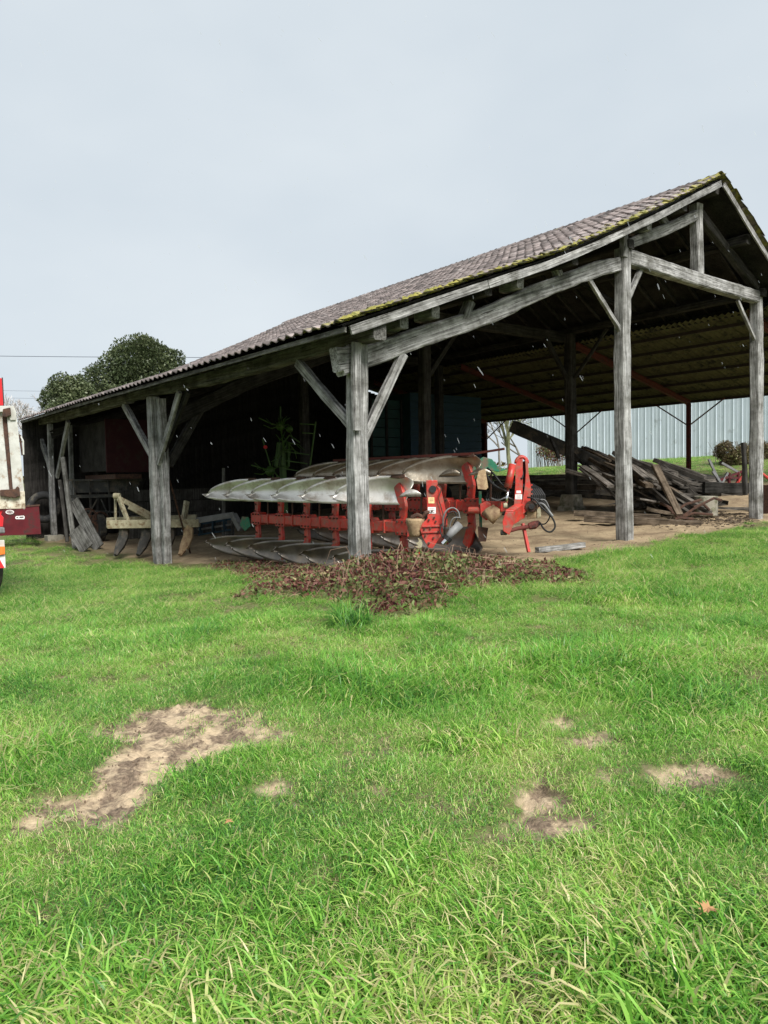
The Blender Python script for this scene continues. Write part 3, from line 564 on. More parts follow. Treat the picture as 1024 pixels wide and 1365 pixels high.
# ---- lean-to: steel posts, rafters, purlins, corrugated sheets
XS = 19.5
def lz(x): return 5.62+(x-13.1)*(4.13-5.62)/(20.0-13.1)
beam('light_gap_beam', [(13.3, -.5, 5.74), (13.3, 17.5, 5.72)], .1, .2, 'wood_dark', barn)  # added beam that blocks daylight between tile roof and lean-to
RY = [.25, 5.6, 10.7, 15.9]
for yy in RY:
    mb = MB(); zb = G(XS, yy)-.3; zt = lz(XS)-.18            # I-section post
    for c, sz in (((XS, yy, (zb+zt)/2), (.012, .12, zt-zb)), ((XS-.055, yy, (zb+zt)/2), (.01, .14, zt-zb)), ((XS+.055, yy, (zb+zt)/2), (.01, .14, zt-zb))): mb.box(c, sz)
    mb.build('steel_post', 'rust_red', barn)
    mb = MB()
    a = np.array((XC+.1, yy, lz(XC+.1)-.16)); b = np.array((XS+.1, yy, lz(XS+.1)-.16))
    mb.bar(a, b, .012, .18); mb.bar(a+(0, 0, .09), b+(0, 0, .09), .12, .012); mb.bar(a-(0, 0, .09), b-(0, 0, .09), .12, .012); mb.build('steel_rafter', 'rust_red', barn)
    for sg in (-1, 1):
        MB().bar((XS, yy+sg*.05, 3.25), (XS, yy+sg*1.35, lz(XS)-.12), .04, .04).build('steel_brace', 'rust_red', barn)
for x in np.linspace(13.6, 19.8, 7): MB().bar((x, -.75, lz(x)-.04), (x, 17.7, lz(x)-.04), .05, .09).build('steel_purlin', 'purlin', barn)
def corr_mesh(ln, wd, nper, amp, hole=None):
    nu = nper*6; nv = 10; V = []; Fq = []
    for s_ in (0, 1):
        for i in range(nu+1):
            for j in range(nv+1): V.append((-wd/2+wd*i/nu, -ln/2+ln*j/nv, amp*math.sin(2*math.pi*i/6)-.006*s_))
    W2 = nv+1; o2 = (nu+1)*W2
    for i in range(nu):
        for j in range(nv):
            if hole == (i, j): continue
            a = i*W2+j; Fq.append((a, a+W2, a+W2+1, a+1)); Fq.append((o2+a, o2+a+1, o2+a+W2+1, o2+a+W2))
    me = bpy.data.meshes.new('corrugated_sheet'); me.from_pydata(V, [], Fq); me.update(); me.materials.append(M['corr']); me.polygons.foreach_set('use_smooth', [True]*len(me.polygons)); return me
LS = math.hypot(6.9, 5.62-4.13); ln3 = LS/3+.12; cm = corr_mesh(ln3, 1.06, 6, .028)
sl_ = np.array([6.9, 0, 4.13-5.62]); sl_ /= np.linalg.norm(sl_)
for j in range(18):
    for i in range(3):
        c = np.array([13.1, -.25+j*1.03, 5.62+.045-i*.012+.02])+sl_*(LS/3*(i+.5)); nrm = np.cross(sl_, (0, 1., 0)); nrm = nrm if nrm[2] > 0 else -nrm
        x_ = np.cross(sl_, nrm); Rm = np.c_[x_, sl_, nrm]
        c = c+nrm*.004*(j % 2)
        me = cm
        if (j, i) == (3, 0): me = corr_mesh(ln3, 1.06, 24, .028/1, hole=None); me = cm
        o = bpy.data.objects.new('corrugated_sheet', me); COL.objects.link(o); o.parent = barn
        o.matrix_local = Matrix.Translation(Vector(c-WO[barn])) @ Matrix([[*map(float, Rm[q])] for q in range(3)]).to_4x4()
# boarded walls at the far end
def board_wall(p0, p1, ztop, n):
    p0 = np.array(p0, float); p1 = np.array(p1, float)
    for k in range(n):
        a = p0+(p1-p0)*(k+.5)/n; wd = np.linalg.norm(p1-p0)/n; zt = ztop(a[0])-random.uniform(0, .03); zb = G(a[0], a[1])-.1
        d = (p1-p0)/np.linalg.norm(p1-p0); nr = np.array([-d[1], d[0]])
        c = (a[0]+nr[0]*.012*(k % 2), a[1]+nr[1]*.012*(k % 2), (zt+zb)/2); Rm = np.array([[d[0], nr[0], 0], [d[1], nr[1], 0], [0, 0, 1.]])
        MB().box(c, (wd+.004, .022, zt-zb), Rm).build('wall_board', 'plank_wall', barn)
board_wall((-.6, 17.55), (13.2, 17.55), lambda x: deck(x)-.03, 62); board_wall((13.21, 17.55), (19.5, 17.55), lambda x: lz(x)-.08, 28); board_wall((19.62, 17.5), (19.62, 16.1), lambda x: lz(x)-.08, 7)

# ================================================================== PLOUGHS
def mouldboard_surf(flip, s0, side=-1, L=1.02):
    """grid of points in body frame (fwd=-Y): returns V,F. flip=+1 body above the beam, -1 below"""
    nu, nv = 24, 8; V = []
    for i in range(nu+1):
        t = i/nu; s = -.12+(L+.12)*t
        hi = .84-.13*max(0, (t-.45)/.55)**1.3
        lo = .355+.03*t if t > .12 else .37+.26*((.12-t)/.12)
        if t > .66: k = max(.10, math.sqrt(max(0, 1-((t-.66)/.34)**2.2))); mid = (hi+lo)/2; hi = mid+(hi-mid)*k; lo = mid+(lo-mid)*k
        for j in range(nv+1):
            q = j/nv; v = hi+(lo-hi)*q
            lat = .68*t**1.8+.12*(1-q)*(1-t)-.12*math.sin(math.pi*q)*(1-.3*t)+.14*q*t**2
            V.append((side*lat, s, flip*v))
    fs = [(i*(nv+1)+j, (i+1)*(nv+1)+j, (i+1)*(nv+1)+j+1, i*(nv+1)+j+1) for i in range(nu) for j in range(nv)]
    return np.array(V), fs
def thicken(V, fs, off):
    n = len(V); V2 = V+off; f2 = [tuple(i+n for i in f[::-1]) for f in fs]; ed = {}
    for f in fs:
        for a, b in zip(f, f[1:]+f[:1]): ed[(a, b)] = ed.get((b, a), 0)
    es = [(a, b) for (a, b) in ed if (b, a) not in ed]
    return np.r_[V, V2], fs+f2+[(b, a, a+n, b+n) for a, b in es]
def body(P, root, up, mt_board, red='red', sc=1., skim=True, front=False):
    """one plough body at point P on the beam; up=+1 above, -1 below"""
    P = np.array(P, float)
    def T(p): return tuple(P+np.array(p)*sc)
    V, fs = mouldboard_surf(up, 0); V, fs = thicken(V, fs, np.array([.014, -.004, 0])); V[:, 1] += .02
    o = MB().add([T(p) for p in V], fs).build('mouldboard', mt_board, root, smooth=True)
    # share: lower cutting strip
    sh = [(-.14, -.14, .86*up), (-.16, -.18, .80*up), (-.08, .10, .79*up), (-.12, .30, .81*up), (-.14, .34, .86*up)]
    MB().prism([T((a-.015, b, c)) for a, b, c in sh], np.array([.02, 0, .0])*sc).build('share', 'rust', o)
    lg = [(.0, .02, .06*up), (0, .16, .06*up), (0, .13, .30*up), (0, .22, .52*up), (0, .30, .72*up), (0, .12, .74*up), (0, .03, .55*up), (0, -.02, .34*up)]
    l_ = MB().prism([T((-.035+a, b, c)) for a, b, c in lg], np.array([.06, 0, 0])*sc).build('leg', red, root, bevel=.006)
    bt = MB()
    for (b, c) in ((.06, .12), (.12, .16), (.08, .30)): bt.disc(T((-.05, b, c*up)), (1, 0, 0), .018, .03, 6)
    bt.build('bolt', 'rust', l_)
    if skim and up > 0:
        nu = 6; sv = []
        for i in range(nu+1):
            t = i/nu; k = math.sin(math.pi*min(1, .15+t*.85))
            for q in (0, 1): sv.append((-.06-.2*t, -.42+.30*t, up*(.50+.12*q*k)))
        V2, f2 = thicken(np.array(sv), [(2*i, 2*i+2, 2*i+3, 2*i+1) for i in range(nu)], np.array([.012, -.004, 0]))
        k_ = MB().add([T(p) for p in V2], f2).build('skimmer', mt_board, root, smooth=True)
        MB().bar(T((-.0, -.36, .08*up)), T((-.02, -.40, .55*up)), .02, .03).build('skimmer_arm', 'rust', k_)
def bracket(P, root, sc=1., red='red'):
    P = np.array(P, float)
    o = MB().prism([tuple(P+np.array(p)*sc) for p in ((-.085, -.16, -.13), (-.085, .18, -.13), (-.085, .22, -.02), (-.085, .16, .13), (-.085, -.12, .13), (-.085, -.20, .04))], np.array([.17, 0, 0])*sc).build('bracket', red, root, bevel=.008)
    b = MB()
    for dy in (-.11, .0, .12):
        for dz in (-.09, .09): b.disc(P+np.array([-.095, dy, dz])*sc, (1, 0, 0), .017*sc, .025, 6)
    b.build('bolt', 'rust', o)
def beam_run(root, x, z, ys_, w=.15, h=.17, red='red'):
    for a, b in zip(ys_[:-1], ys_[1:]):
        MB().box((x, (a+b)/2, z), (w, abs(b-a)-.014, h)).build('beam', red, root, bevel=.01)
        MB().box((x, b, z), (w+.035, .03, h+.05)).build('flange', red, root, bevel=.004)
# --- front plough
BX, BZ = 1.17, .70
pl1 = empty('plough', (BX, 2.5, G(BX, 2.5)), 'nearest red reversible plough standing behind the front corner post, pale mouldboards stacked along it', 'plough')
ysb = [.28+i*.963 for i in range(6)]
beam_run(pl1, BX, BZ, [-.1]+[y+.48 for y in ysb[:-1]]+[ysb[-1]+.2])
for k, y in enumerate(ysb):
    bracket((BX, y, BZ), pl1)
    body((BX, y, BZ), pl1, 1, 'steel_bright'); body((BX, y, BZ), pl1, -1, 'steel_dark')
dp = MB().disc((BX-.05, ysb[-1]+.55, BZ-.12), (1, .3, 0), .17, .02, 5).build('guard_plate', 'green', pl1)
MB().prism([(BX-.2, ysb[-1]+.5, .16), (BX-.36, ysb[-1]+.55, .12), (BX-.34, ysb[-1]+.7, .2), (BX-.15, ysb[-1]+.6, .3)], (.02, 0.02, .02)).build('guard_plate', 'green', pl1)
# headstock of the front plough, laid out on a plane facing the yard at its own depth
def plane_pt(D): return lambda x, y, dz=0.: onD(x, y, D+dz)
def plate(name, mt, root, W, pts, thick, bevel=.006, near=0.):
    cx_ = sum(p[0] for p in pts)/len(pts) if max(p[0] for p in pts) > 100 else max(p[0] for p in pts); return MB().prism([W(x, y, near) for x, y in pts], ray(cx_, 640)*thick).build(name, mt, root, bevel=bevel)
W1 = plane_pt(11.35)
hs = plate('headstock', 'red', pl1, W1, [(568, 640), (583, 640), (586, 662), (588, 690), (592, 697), (590, 712), (583, 722), (577, 731), (571, 730), (564, 718), (560, 706), (563, 698), (570, 691)], .16)
plate('headstock_plate', 'red', pl1, W1, [(584, 648), (588, 652), (596, 688), (597, 700), (590, 702), (587, 690)], .12, near=.02)
plate('sticker', 'sticker_y', hs, W1, [(571, 663), (579, 663), (579.3, 671), (571.2, 671)], .004, 0, -.006)
o_ = plate('sticker', 'sticker_w', hs, W1, [(570.5, 676), (581, 676), (581, 684.5), (570.5, 684.5)], .004, 0, -.006)
for yy in (678, 680.3, 682.6): plate('print_line', 'ink', o_, W1, [(572, yy), (579.5, yy), (579.5, yy+.6), (572, yy+.6)], .001, 0, -.008)
for yy in (664.8, 667.2): plate('print_line', 'ink', hs, W1, [(572.5, yy), (578, yy), (578, yy+.7), (572.5, yy+.7)], .001, 0, -.008)
c = W1(577, 652, -.01); MB().disc(c, fh, .055, .05, 18).build('pivot_disc', 'tyre', hs)
b = MB()
for (x, y) in ((572, 693), (581, 695), (587, 700), (566, 705), (574, 704), (584, 709), (578, 717), (572, 724), (579, 690), (576, 681), (567, 714)): b.disc(W1(x, y, -.015), fh, .016, .04, 6)
b.build('bolt', 'rust', hs)
for yy in (701, 709): plate('rib', 'red', hs, W1, [(563, yy), (588, yy-1), (588, yy+1), (563, yy+2)], .03, .003, -.03)
b = MB(); P = W1(554, 703, .12); b.tube([P+zz*t for t in (-.14, -.11, .02, .10, .14)], [.075, .10, .13, .15, .15], 16); b.build('turning_hub', 'rust_beige', pl1, smooth=True)
for xx in (547, 562): plate('hub_cheek', 'red', pl1, W1, [(xx-4, 692), (xx+3, 693), (xx+4, 712), (xx-4, 716)], .14, near=.1)
b = MB(); b.tube([W1(549, 690, .05), W1(556, 686, .03), W1(564, 689, .02), W1(567, 684, 0), W1(572, 682, .02)], .035, 8); b.build('valve_block', 'rust', pl1)
b = MB(); b.tube([W1(596, 718, -.12), W1(603, 709, -.1), W1(613, 699, -.06)], [.05, .065, .065], 14); b.build('spool_cylinder', 'hose_grey', pl1, smooth=True)
MB().tube([W1(594.5, 720, -.13), W1(598, 716, -.125)], .075, 14).build('cylinder_collar', 'hose', pl1); MB().tube([W1(590, 725, -.13), W1(595, 719.5, -.128)], .04, 12).build('cylinder_eye', 'chrome', pl1)
def hose(root, W, pts, r=.011, mt='hose'):
    P = [np.array(W(*p)) for p in pts]; out_ = []                # Catmull-Rom through the points
    Q = [2*P[0]-P[1]]+P+[2*P[-1]-P[-2]]
    for i in range(1, len(Q)-2):
        for t in np.linspace(0, 1, 7)[:-1]:
            a, b_, c_, d_ = Q[i-1:i+3]; out_.append(.5*((2*b_)+(c_-a)*t+(2*a-5*b_+4*c_-d_)*t*t+(3*b_-a-3*c_+d_)*t**3))
    out_.append(P[-1]); return MB().tube(out_, r, 7).build('hose', mt, root, smooth=True)
hose(pl1, W1, [(591, 706, -.05), (591, 690, -.1), (596, 680, -.12), (604, 677, -.1), (611, 682, -.1), (613, 692, -.08)], .012, 'hose_grey')
hose(pl1, W1, [(593, 712, -.05), (594, 694, -.12), (599, 684, -.14), (606, 682, -.12), (609, 690, -.12), (604, 700, -.1)], .010, 'hose')
hose(pl1, W1, [(598, 712, -.08), (601, 696, -.13), (606, 690, -.14), (614, 690, -.1)], .009, 'hose_grey')
hose(pl1, W1, [(590, 697, -.05), (587, 708, -.08), (593, 720, -.1)], .011, 'hose')
hose(pl1, W1, [(583, 646, -.03), (588, 652, -.05), (585, 664, -.05), (588, 676, -.05), (592, 690, -.05)], .009, 'rust')
plate('cross_shaft', 'rust_red', pl1, W1, [(578, 716), (598, 718), (598, 726), (578, 724)], .1, near=.03)
b = MB(); b.bar(W1(558, 728, -.1), W1(560.5, 756, -.1), .035, .035); st = b.build('stand_leg', 'red', pl1)
hk = [(553, 722), (556, 724), (558.5, 721.5), (557, 717), (562, 720), (563.5, 725), (562, 730), (556, 731), (553.5, 728), (557.5, 727.5)]
plate('hook', 'cream', st, W1, hk, .02, .003, -.14)

# --- rear plough
CXX, CZ = 3.42, .95
pl2 = empty('plough', (CXX, 2.5, G(CXX, 2.5)), 'rear red reversible plough with tall upright headstock tower, big red cylinder and looping black hoses', 'plough')
ys2 = [.95+i*.79 for i in range(6)]
beam_run(pl2, CXX, CZ, [.2]+[y+.4 for y in ys2[:-1]]+[ys2[-1]+.2], .16, .18)
for k, y in enumerate(ys2):
    bracket((CXX, y, CZ), pl2, 1.1)
    body((CXX, y, CZ), pl2, 1, 'steel_worn', sc=1.14); body((CXX, y, CZ), pl2, -1, 'steel_dark', sc=1.10)
# painted trim strip along the top edge of the upper boards
b = MB(); b.bar((CXX-.16, -.2+1.0, CZ+.97), (CXX-.45, ys2[-1], CZ+.97), .03, .05); b.bar((CXX-.16, .8, CZ+.97), (CXX-.1, .1, CZ+1.03), .03, .04); b.build('guard_rail', 'rust_red', pl2)
W2 = plane_pt(13.0)
plate('fender', 'green', pl2, W2, [(628, 628), (634, 616), (644, 609), (656, 612), (664, 622), (676, 626), (664, 629), (652, 626), (640, 630), (632, 640)], .25, near=.9)
plate('share', 'rust_beige', pl2, W2, [(638, 628), (647, 625), (651, 650), (648, 653), (637, 652), (635, 640)], .05, near=.3)
plate('stand_foot', 'rust', pl2, W2, [(637, 702), (651, 704), (648, 722), (638, 722)], .1, near=.6); plate('stand_leg', 'green', pl2, W2, [(638, 655), (642, 655), (643, 703), (639, 703)], .05, near=.62)
tw = plate('headstock', 'red', pl2, W2, [(687, 620), (691, 613), (697, 611), (697, 645), (696, 671), (685, 676), (687, 646)], .05)
plate('headstock_plate', 'red', pl2, W2, [(700, 612), (704, 616), (705, 632), (708, 650), (707, 668), (704, 680), (697, 686), (696, 671), (700, 646), (701, 628)], .2, near=-.02)
plate('headstock_back', 'rust_red', pl2, W2, [(688, 617), (702, 614), (703, 645), (688, 645)], .03, near=.14)
MB().tube([W2(688+15*.5*(1-math.cos(a)), 618-9*math.sin(a), .05) for a in np.linspace(0, math.pi, 9)], .035, 8).build('headstock_top', 'red', pl2, smooth=True)
plate('sticker', 'sticker_w', tw, W2, [(688.5, 654), (694.5, 654), (694.5, 657.5), (688.5, 657.5)], .004, 0, -.006)
o_ = plate('sticker', 'sticker_w', tw, W2, [(687, 659), (696, 659), (696, 665.5), (687, 665.5)], .004, 0, -.006)
for yy in (660.6, 662.2, 663.8): plate('print_line', 'ink', o_, W2, [(688.5, yy), (694.5, yy), (694.5, yy+.5), (688.5, yy+.5)], .001, 0, -.008)
lb = MB(); f = [(674, 682), (685, 683), (684, 701), (679, 713), (671, 708), (670, 695)]
plate('lower_bracket', 'red', pl2, W2, f, .05, near=-.28)
mb = MB(); A_ = [W2(*p) for p in [(685, 683, -.28), (684, 700, -.28), (700, 690, .05), (701, 672, .05)]]; mb.prism(A_, fh*.05); mb.build('link_arm', 'red', pl2, bevel=.008)
mb = MB(); A_ = [W2(*p) for p in [(674, 682, -.28), (685, 683, -.28), (701, 672, .05), (690, 672, .05)]]; mb.prism(A_, UP*.03); mb.build('link_arm', 'red', pl2, bevel=.006)
MB().tube([W2(683.5, 619, -.05), W2(677, 650, -.08)], [.062, .066], 16).build('hydraulic_cylinder', 'red', pl2, smooth=True)
MB().tube([W2(677.5, 650, -.08), W2(674.5, 676, -.1)], .024, 12).build('cylinder_rod', 'chrome', pl2, smooth=True)
MB().disc(W2(673.5, 674, -.1), RT, .045, .06, 10).build('cylinder_eye', 'cream', pl2)
MB().disc(W2(709, 675, -.02), fh*.9+RT*.4, .10, .16, 20).build('hub', 'rust', pl2, bevel=.01)
b = MB(); b.disc(W2(709, 675, -.11), fh*.9+RT*.4, .05, .05, 14); b.build('hub_cap', 'tyre', pl2)
plate('gearbox', 'rust_beige', pl2, W2, [(702, 683), (720, 676), (722, 690), (703, 692)], .18, near=.05); plate('gearbox_face', 'cream', pl2, W2, [(716, 678), (721, 678), (721, 690), (716, 691)], .02, .002, .03)
MB().tube([W2(672, 710, -.2), W2(690, 704.5, -.1), W2(705, 702, 0)], .035, 10).build('cross_shaft', 'rust_red', pl2)
MB().tube([W2(705, 702, 0), W2(712, 700, 0), W2(718, 697, .05)], [.06, .075, .05], 8).build('knuckle', 'rust_red', pl2); MB().disc(W2(671.5, 710, -.2), RT, .045, .1, 10).build('knuckle', 'tyre', pl2)
MB().bar(W2(697, 698, .05), W2(705, 736, -.1), .05, .05).build('stand_leg', 'red', pl2); 
MB().tube([W2(664, 678, .4), W2(656, 688, .4), W2(650, 680, .45)], [.12, .15, .13], 14).build('turning_hub', 'rust_beige', pl2, smooth=True)
plate('coupling', 'red', pl2, W2, [(640, 672), (648, 668), (656, 672), (657, 690), (648, 694), (641, 688)], .25, near=.45); MB().tube([W2(625, 680, .6), W2(650, 680, .5)], .06, 10).build('coupling_shaft', 'red', pl2)
hose(pl2, W2, [(703, 663, -.1), (712, 665, -.15), (722, 676, -.2), (736, 690, -.2), (740, 702, -.2), (734, 709, -.2), (726, 706, -.15), (720, 697, 0)], .016)
hose(pl2, W2, [(708, 664, -.1), (720, 666, -.1), (731, 676, -.1), (733, 688, -.1), (727, 698, -.05), (716, 698, 0)], .012)
hose(pl2, W2, [(714, 672, -.1), (724, 672, -.2), (733, 683, -.2), (737, 688, -.2)], .02, 'hose_grey'); hose(pl2, W2, [(716, 666, 0), (727, 667, 0), (733, 680, 0), (732, 684, 0)], .009, 'hose_grey')
hose(pl2, W2, [(648, 632, .5), (655, 643, .3), (668, 652, .2), (690, 660, .2)], .022); hose(pl2, W2, [(650, 624, .6), (660, 634, .4), (672, 648, .3), (688, 650, .25)], .018)
hose(pl2, W2, [(655, 664, .3), (664, 667, .2), (676, 663, .2), (688, 668, .15)], .014, 'hose_grey'); hose(pl2, W2, [(691, 634, .08), (696, 638, -.02), (697, 628, .05), (692, 622, .1)], .012)
b = MB(); b.bar(W2(697, 630, .03), W2(692, 640, .03), .02, .02); b.build('pin', 'cream', tw)
for yy in (646, 652, 658): b = MB(); b.bar(W2(708, yy, .0), W2(709.5, yy+1, .0), .02, .03); b.build('lug', 'red', tw)
# black coil hoses & dark box between the plough and the sleepers
b = MB()
for k in range(7): b.tube([(CXX+.9+k*.06, .9+1.2*math.cos(t)*.5, 1.05+.32*math.sin(t)) for t in np.linspace(0, 6.28, 16)], .02, 6)
tag(b.build('hose_coil', 'hose'), 'coil of black hose hanging behind the rear plough\'s red tower', 'hose')

# ================================================================== CREAM CULTIVATOR
CD = plane_pt(18.2); cu = empty('cultivator', tuple(onD(235, 735, 18.6)), 'cream painted tine cultivator half hidden behind the split middle post', 'cultivator')
def cbar(name, a, b, w_, h_, mt='cream', up=(0, 0, 1), par=None): return MB().bar(CD(*a), CD(*b), w_, h_, up).build(name, mt, par or cu, bevel=.008)
cbar('frame_beam', (145, 699, 0), (266, 697, 0), .2, .2); cbar('frame_beam', (262, 694, 0), (312, 686, .1), .18, .14, 'hose_grey'); cbar('frame_beam', (311, 686, .1), (322, 706, -.1), .14, .14, 'hose_grey')
cbar('frame_beam', (146, 694, 1.0), (262, 690, 1.0), .16, .16); cbar('side_member', (146, 699, 0), (146, 694, 1.1), .14, .16); 
cbar('mast', (157, 660, .3), (172, 698, 0), .07, .12); cbar('mast', (154, 657, .5), (154, 694, .5), .05, .07); cbar('mast_stay', (158, 664, .4), (208, 690, 1.0), .07, .12); cbar('mast_stay', (172, 676, .4), (205, 694, 1.0), .06, .1)
MB().disc(CD(156, 661, .28), RT, .07, .16, 12).build('mast_pin', 'cream', cu)
cbar('shank', (249, 668, .4), (245, 694, .3), .08, .14)
for i, (x, dz) in enumerate(((163, .1), (193, .1), (225, .1), (249, .0))):
    pts = [(x+3, 700, dz), (x+2, 716, dz), (x-3, 728, dz-.1), (x-9, 740, dz-.3)]
    MB().tube([CD(*p) for p in pts], [.12, .13, .12, .05], 6).build('tine', 'sheet_dark' if i < 3 else 'rust_beige', cu)
for k, (yy, mt_) in enumerate(((699, 'blue'), (706, 'hose_grey'), (713, 'blue'))): cbar('roller_bar', (264, yy, .6), (308, yy-7, .6), .04, .05, mt_)
for xx in (268, 285, 300): MB().disc(CD(xx, 704-(xx-268)*.16, .6), RT, .18, .03, 10).build('roller_disc', 'blue', cu)
tag(beam('prop_pole', [tuple(onD(226, 640, 17.2)), tuple(px2g(254, 738))], .035, .035, 'rust', jit=.003), 'thin dark pole leaning beside the split middle post', 'pole')

# ================================================================== THINGS IN THE DARK
def sbox(name, mt, label, cat, X0, X1, Yc, Z0, Z1, th=.05):
    return tag(MB().box(((X0+X1)/2, Yc, (Z0+Z1)/2), (X1-X0, th, Z1-Z0)).build(name, mt, bevel=.01), label, cat)
# red tipper panel
p0 = onY(142, 630, 13.5); p1 = onY(196, 560, 13.5)
rp = empty('trailer', (p0[0]+.6, 14.5, G(p0[0]+.6, 14.5)), 'dull red farm trailer body in the dark left bay', 'trailer')
MB().box(((p0[0]+p1[0])/2, 13.5, (p0[2]+p1[2])/2), (p1[0]-p0[0], .06, p1[2]-p0[2])).build('tailboard', 'red_deep', rp, bevel=.01)
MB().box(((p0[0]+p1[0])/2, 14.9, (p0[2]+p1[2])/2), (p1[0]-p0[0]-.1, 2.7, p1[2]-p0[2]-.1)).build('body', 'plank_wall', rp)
MB().box(((p0[0]+p1[0])/2, 14.9, p0[2]-.12), (.8, 2.9, .14)).build('chassis', 'rust', rp)
for sx in (-.55, .55): 
    c = ((p0[0]+p1[0])/2+sx, 14.6, G(.5+p0[0], 14.6)+.42); w_ = MB().tube([(c[0]-.1, c[1], c[2]), (c[0]-.09, c[1], c[2]), (c[0]+.09, c[1], c[2]), (c[0]+.1, c[1], c[2])], [.36, .42, .42, .36], 20).build('wheel', 'tyre', rp)
    MB().disc(c, (1, 0, 0), .2, .22, 14).build('rim', 'rust', w_)
# blue-green boarded livestock trailer
a0 = onY(548, 613, 12.4); a1 = onY(641, 530, 12.4)
bt = empty('livestock_trailer', ((a0[0]+a1[0])/2, 13.5, G(a0[0]+1, 13.5)), 'dark blue boarded livestock trailer under the lean-to', 'trailer')
nb = 9; zb_, zt_ = a0[2]-.15, a1[2]
for k in range(nb):
    zc = zb_+(zt_-zb_)*(k+.5)/nb; MB().box(((a0[0]+a1[0])/2, 12.4+.01*(k % 2), zc), (a1[0]-a0[0], .03, (zt_-zb_)/nb-.02)).build('slat', 'blue', bt)
for xx in (a0[0]+.06, (a0[0]+a1[0])/2, a1[0]-.06): MB().box((xx, 12.46, (zb_+zt_)/2), (.07, .05, zt_-zb_)).build('upright', 'teal', bt)
MB().box(((a0[0]+a1[0])/2, 13.6, (zb_+zt_)/2), (a1[0]-a0[0]-.04, 2.2, zt_-zb_-.04)).build('body', 'teal', bt)
for sx in (-.7, .7):
    c = ((a0[0]+a1[0])/2+sx, 13.4, G(a0[0]+1, 13.4)+.38); w_ = MB().tube([(c[0]-.11, c[1], c[2]), (c[0]-.1, c[1], c[2]), (c[0]+.1, c[1], c[2]), (c[0]+.11, c[1], c[2])], [.3, .38, .38, .3], 20).build('wheel', 'tyre', bt)
    MB().disc(c, (1, 0, 0), .18, .24, 12).build('rim', 'rust', w_)
MB().box(((a0[0]+a1[0])/2, 13.5, zb_-.1), (1.4, 2.4, .12)).build('chassis', 'rust', bt)
b0 = onY(488, 615, 12.9); b1 = onY(553, 535, 12.9)
gt = empty('slatted_partition', ((b0[0]+b1[0])/2, 12.9, G(b0[0], 12.9)), 'dim teal slatted partition left of the blue trailer', 'partition')
nb = 10; x0, x1 = b0[0]-.5, b1[0]
for k in range(nb):
    zc = .9+(b1[2]-.9)*(k+.5)/nb; MB().box(((x0+x1)/2, 12.9, zc), (x1-x0, .03, (b1[2]-.9)/nb-.03)).build('slat', 'teal', gt)
for t in np.linspace(0, 1, 5): MB().box((x0+(x1-x0)*t, 12.85, b1[2]/2), (.09, .06, b1[2])).build('upright', 'plank_wall', gt)
# green hay tedder with spring arms
GD = plane_pt(20.5); hr = empty('hay_tedder', tuple(onD(385, 700, 20.5)), 'green hay tedder with folded tine arms in the dark behind the ploughs', 'farm machine')
for k, x in enumerate((372, 377, 384)): MB().bar(GD(x, 590, .1*k), GD(x-4+k*2, 622, .1*k), .06, .12).build('arm', 'rakegreen', hr)
for (x, y, r_) in ((374, 568, .13), (360, 628, .14), (386, 572, .10)): MB().tube([GD(x, y, -.1), GD(x, y, 0), GD(x, y, .1)], [r_*.7, r_, r_*.7], 12).build('rotor_hub', 'rakegreen', hr, smooth=True)
for a, b_ in (((345, 557), (364, 566)), ((335, 620), (356, 626)), ((374, 542), (374, 560)), ((380, 602), (412, 606)), ((380, 614), (410, 618)), ((376, 624), (410, 630)), ((350, 585), (362, 625)), ((378, 590), (386, 580)), ((386, 580), (400, 590)), ((400, 565), (420, 566)), ((403, 577), (419, 578))):
    MB().bar(GD(*a), GD(*b_), .03, .03).build('tine', 'rakegreen', hr)
MB().bar(GD(421, 562), GD(412, 632), .03, .04).build('frame_bar', 'rakegreen', hr); MB().bar(GD(376, 600, .2), GD(380, 690, .2), .14, .14).build('stand', 'rakegreen', hr)
rr_ = random.Random(31)
for k in range(34):
    cx_, cy_ = rr_.choice(((376, 568), (362, 626), (378, 600), (384, 590))); an = rr_.uniform(0, 6.28); l1 = rr_.uniform(8, 30); MB().tube([GD(cx_, cy_, 0), GD(cx_+l1*.6*math.cos(an), cy_+l1*.6*math.sin(an), rr_.uniform(-.4, .4)), GD(cx_+l1*math.cos(an+.2), min(640, cy_+l1*math.sin(an+.25)), rr_.uniform(-.6, .6))], [.022, .018, .01], 4).build('tine', 'rakegreen', hr)
MB().disc(GD(354, 596, -.05), fh, .05, .1, 10).build('reflector', 'redbright', hr)
def tyre(P, ax, R, r_, label, group=None):
    P = np.array(P, float); ax = np.array(ax, float); ax /= np.linalg.norm(ax); u = np.cross(ax, (0, 0, 1.)); u /= np.linalg.norm(u); v = np.cross(ax, u); n, m = 28, 10; vs = []; fs = []
    for i in range(n):
        a = 2*math.pi*i/n; d = u*math.cos(a)+v*math.sin(a)
        for j in range(m): q = 2*math.pi*j/m; rr = 1+.03*(i % 2)*(math.cos(q) > .5); vs.append(P+d*(R-r_+r_*math.cos(q)*rr)+ax*r_*.9*math.sin(q))
    fs = [(i*m+j, ((i+1) % n)*m+j, ((i+1) % n)*m+(j+1) % m, i*m+(j+1) % m) for i in range(n) for j in range(m)]
    return tag(MB().add(vs, fs).build('tyre', 'tyre', smooth=True), label, 'tyre', group)
tyre(onY(59, 676, 17.0), (.3, 1, 0), .52, .12, 'large worn tyre standing behind the red hopper under the eave')
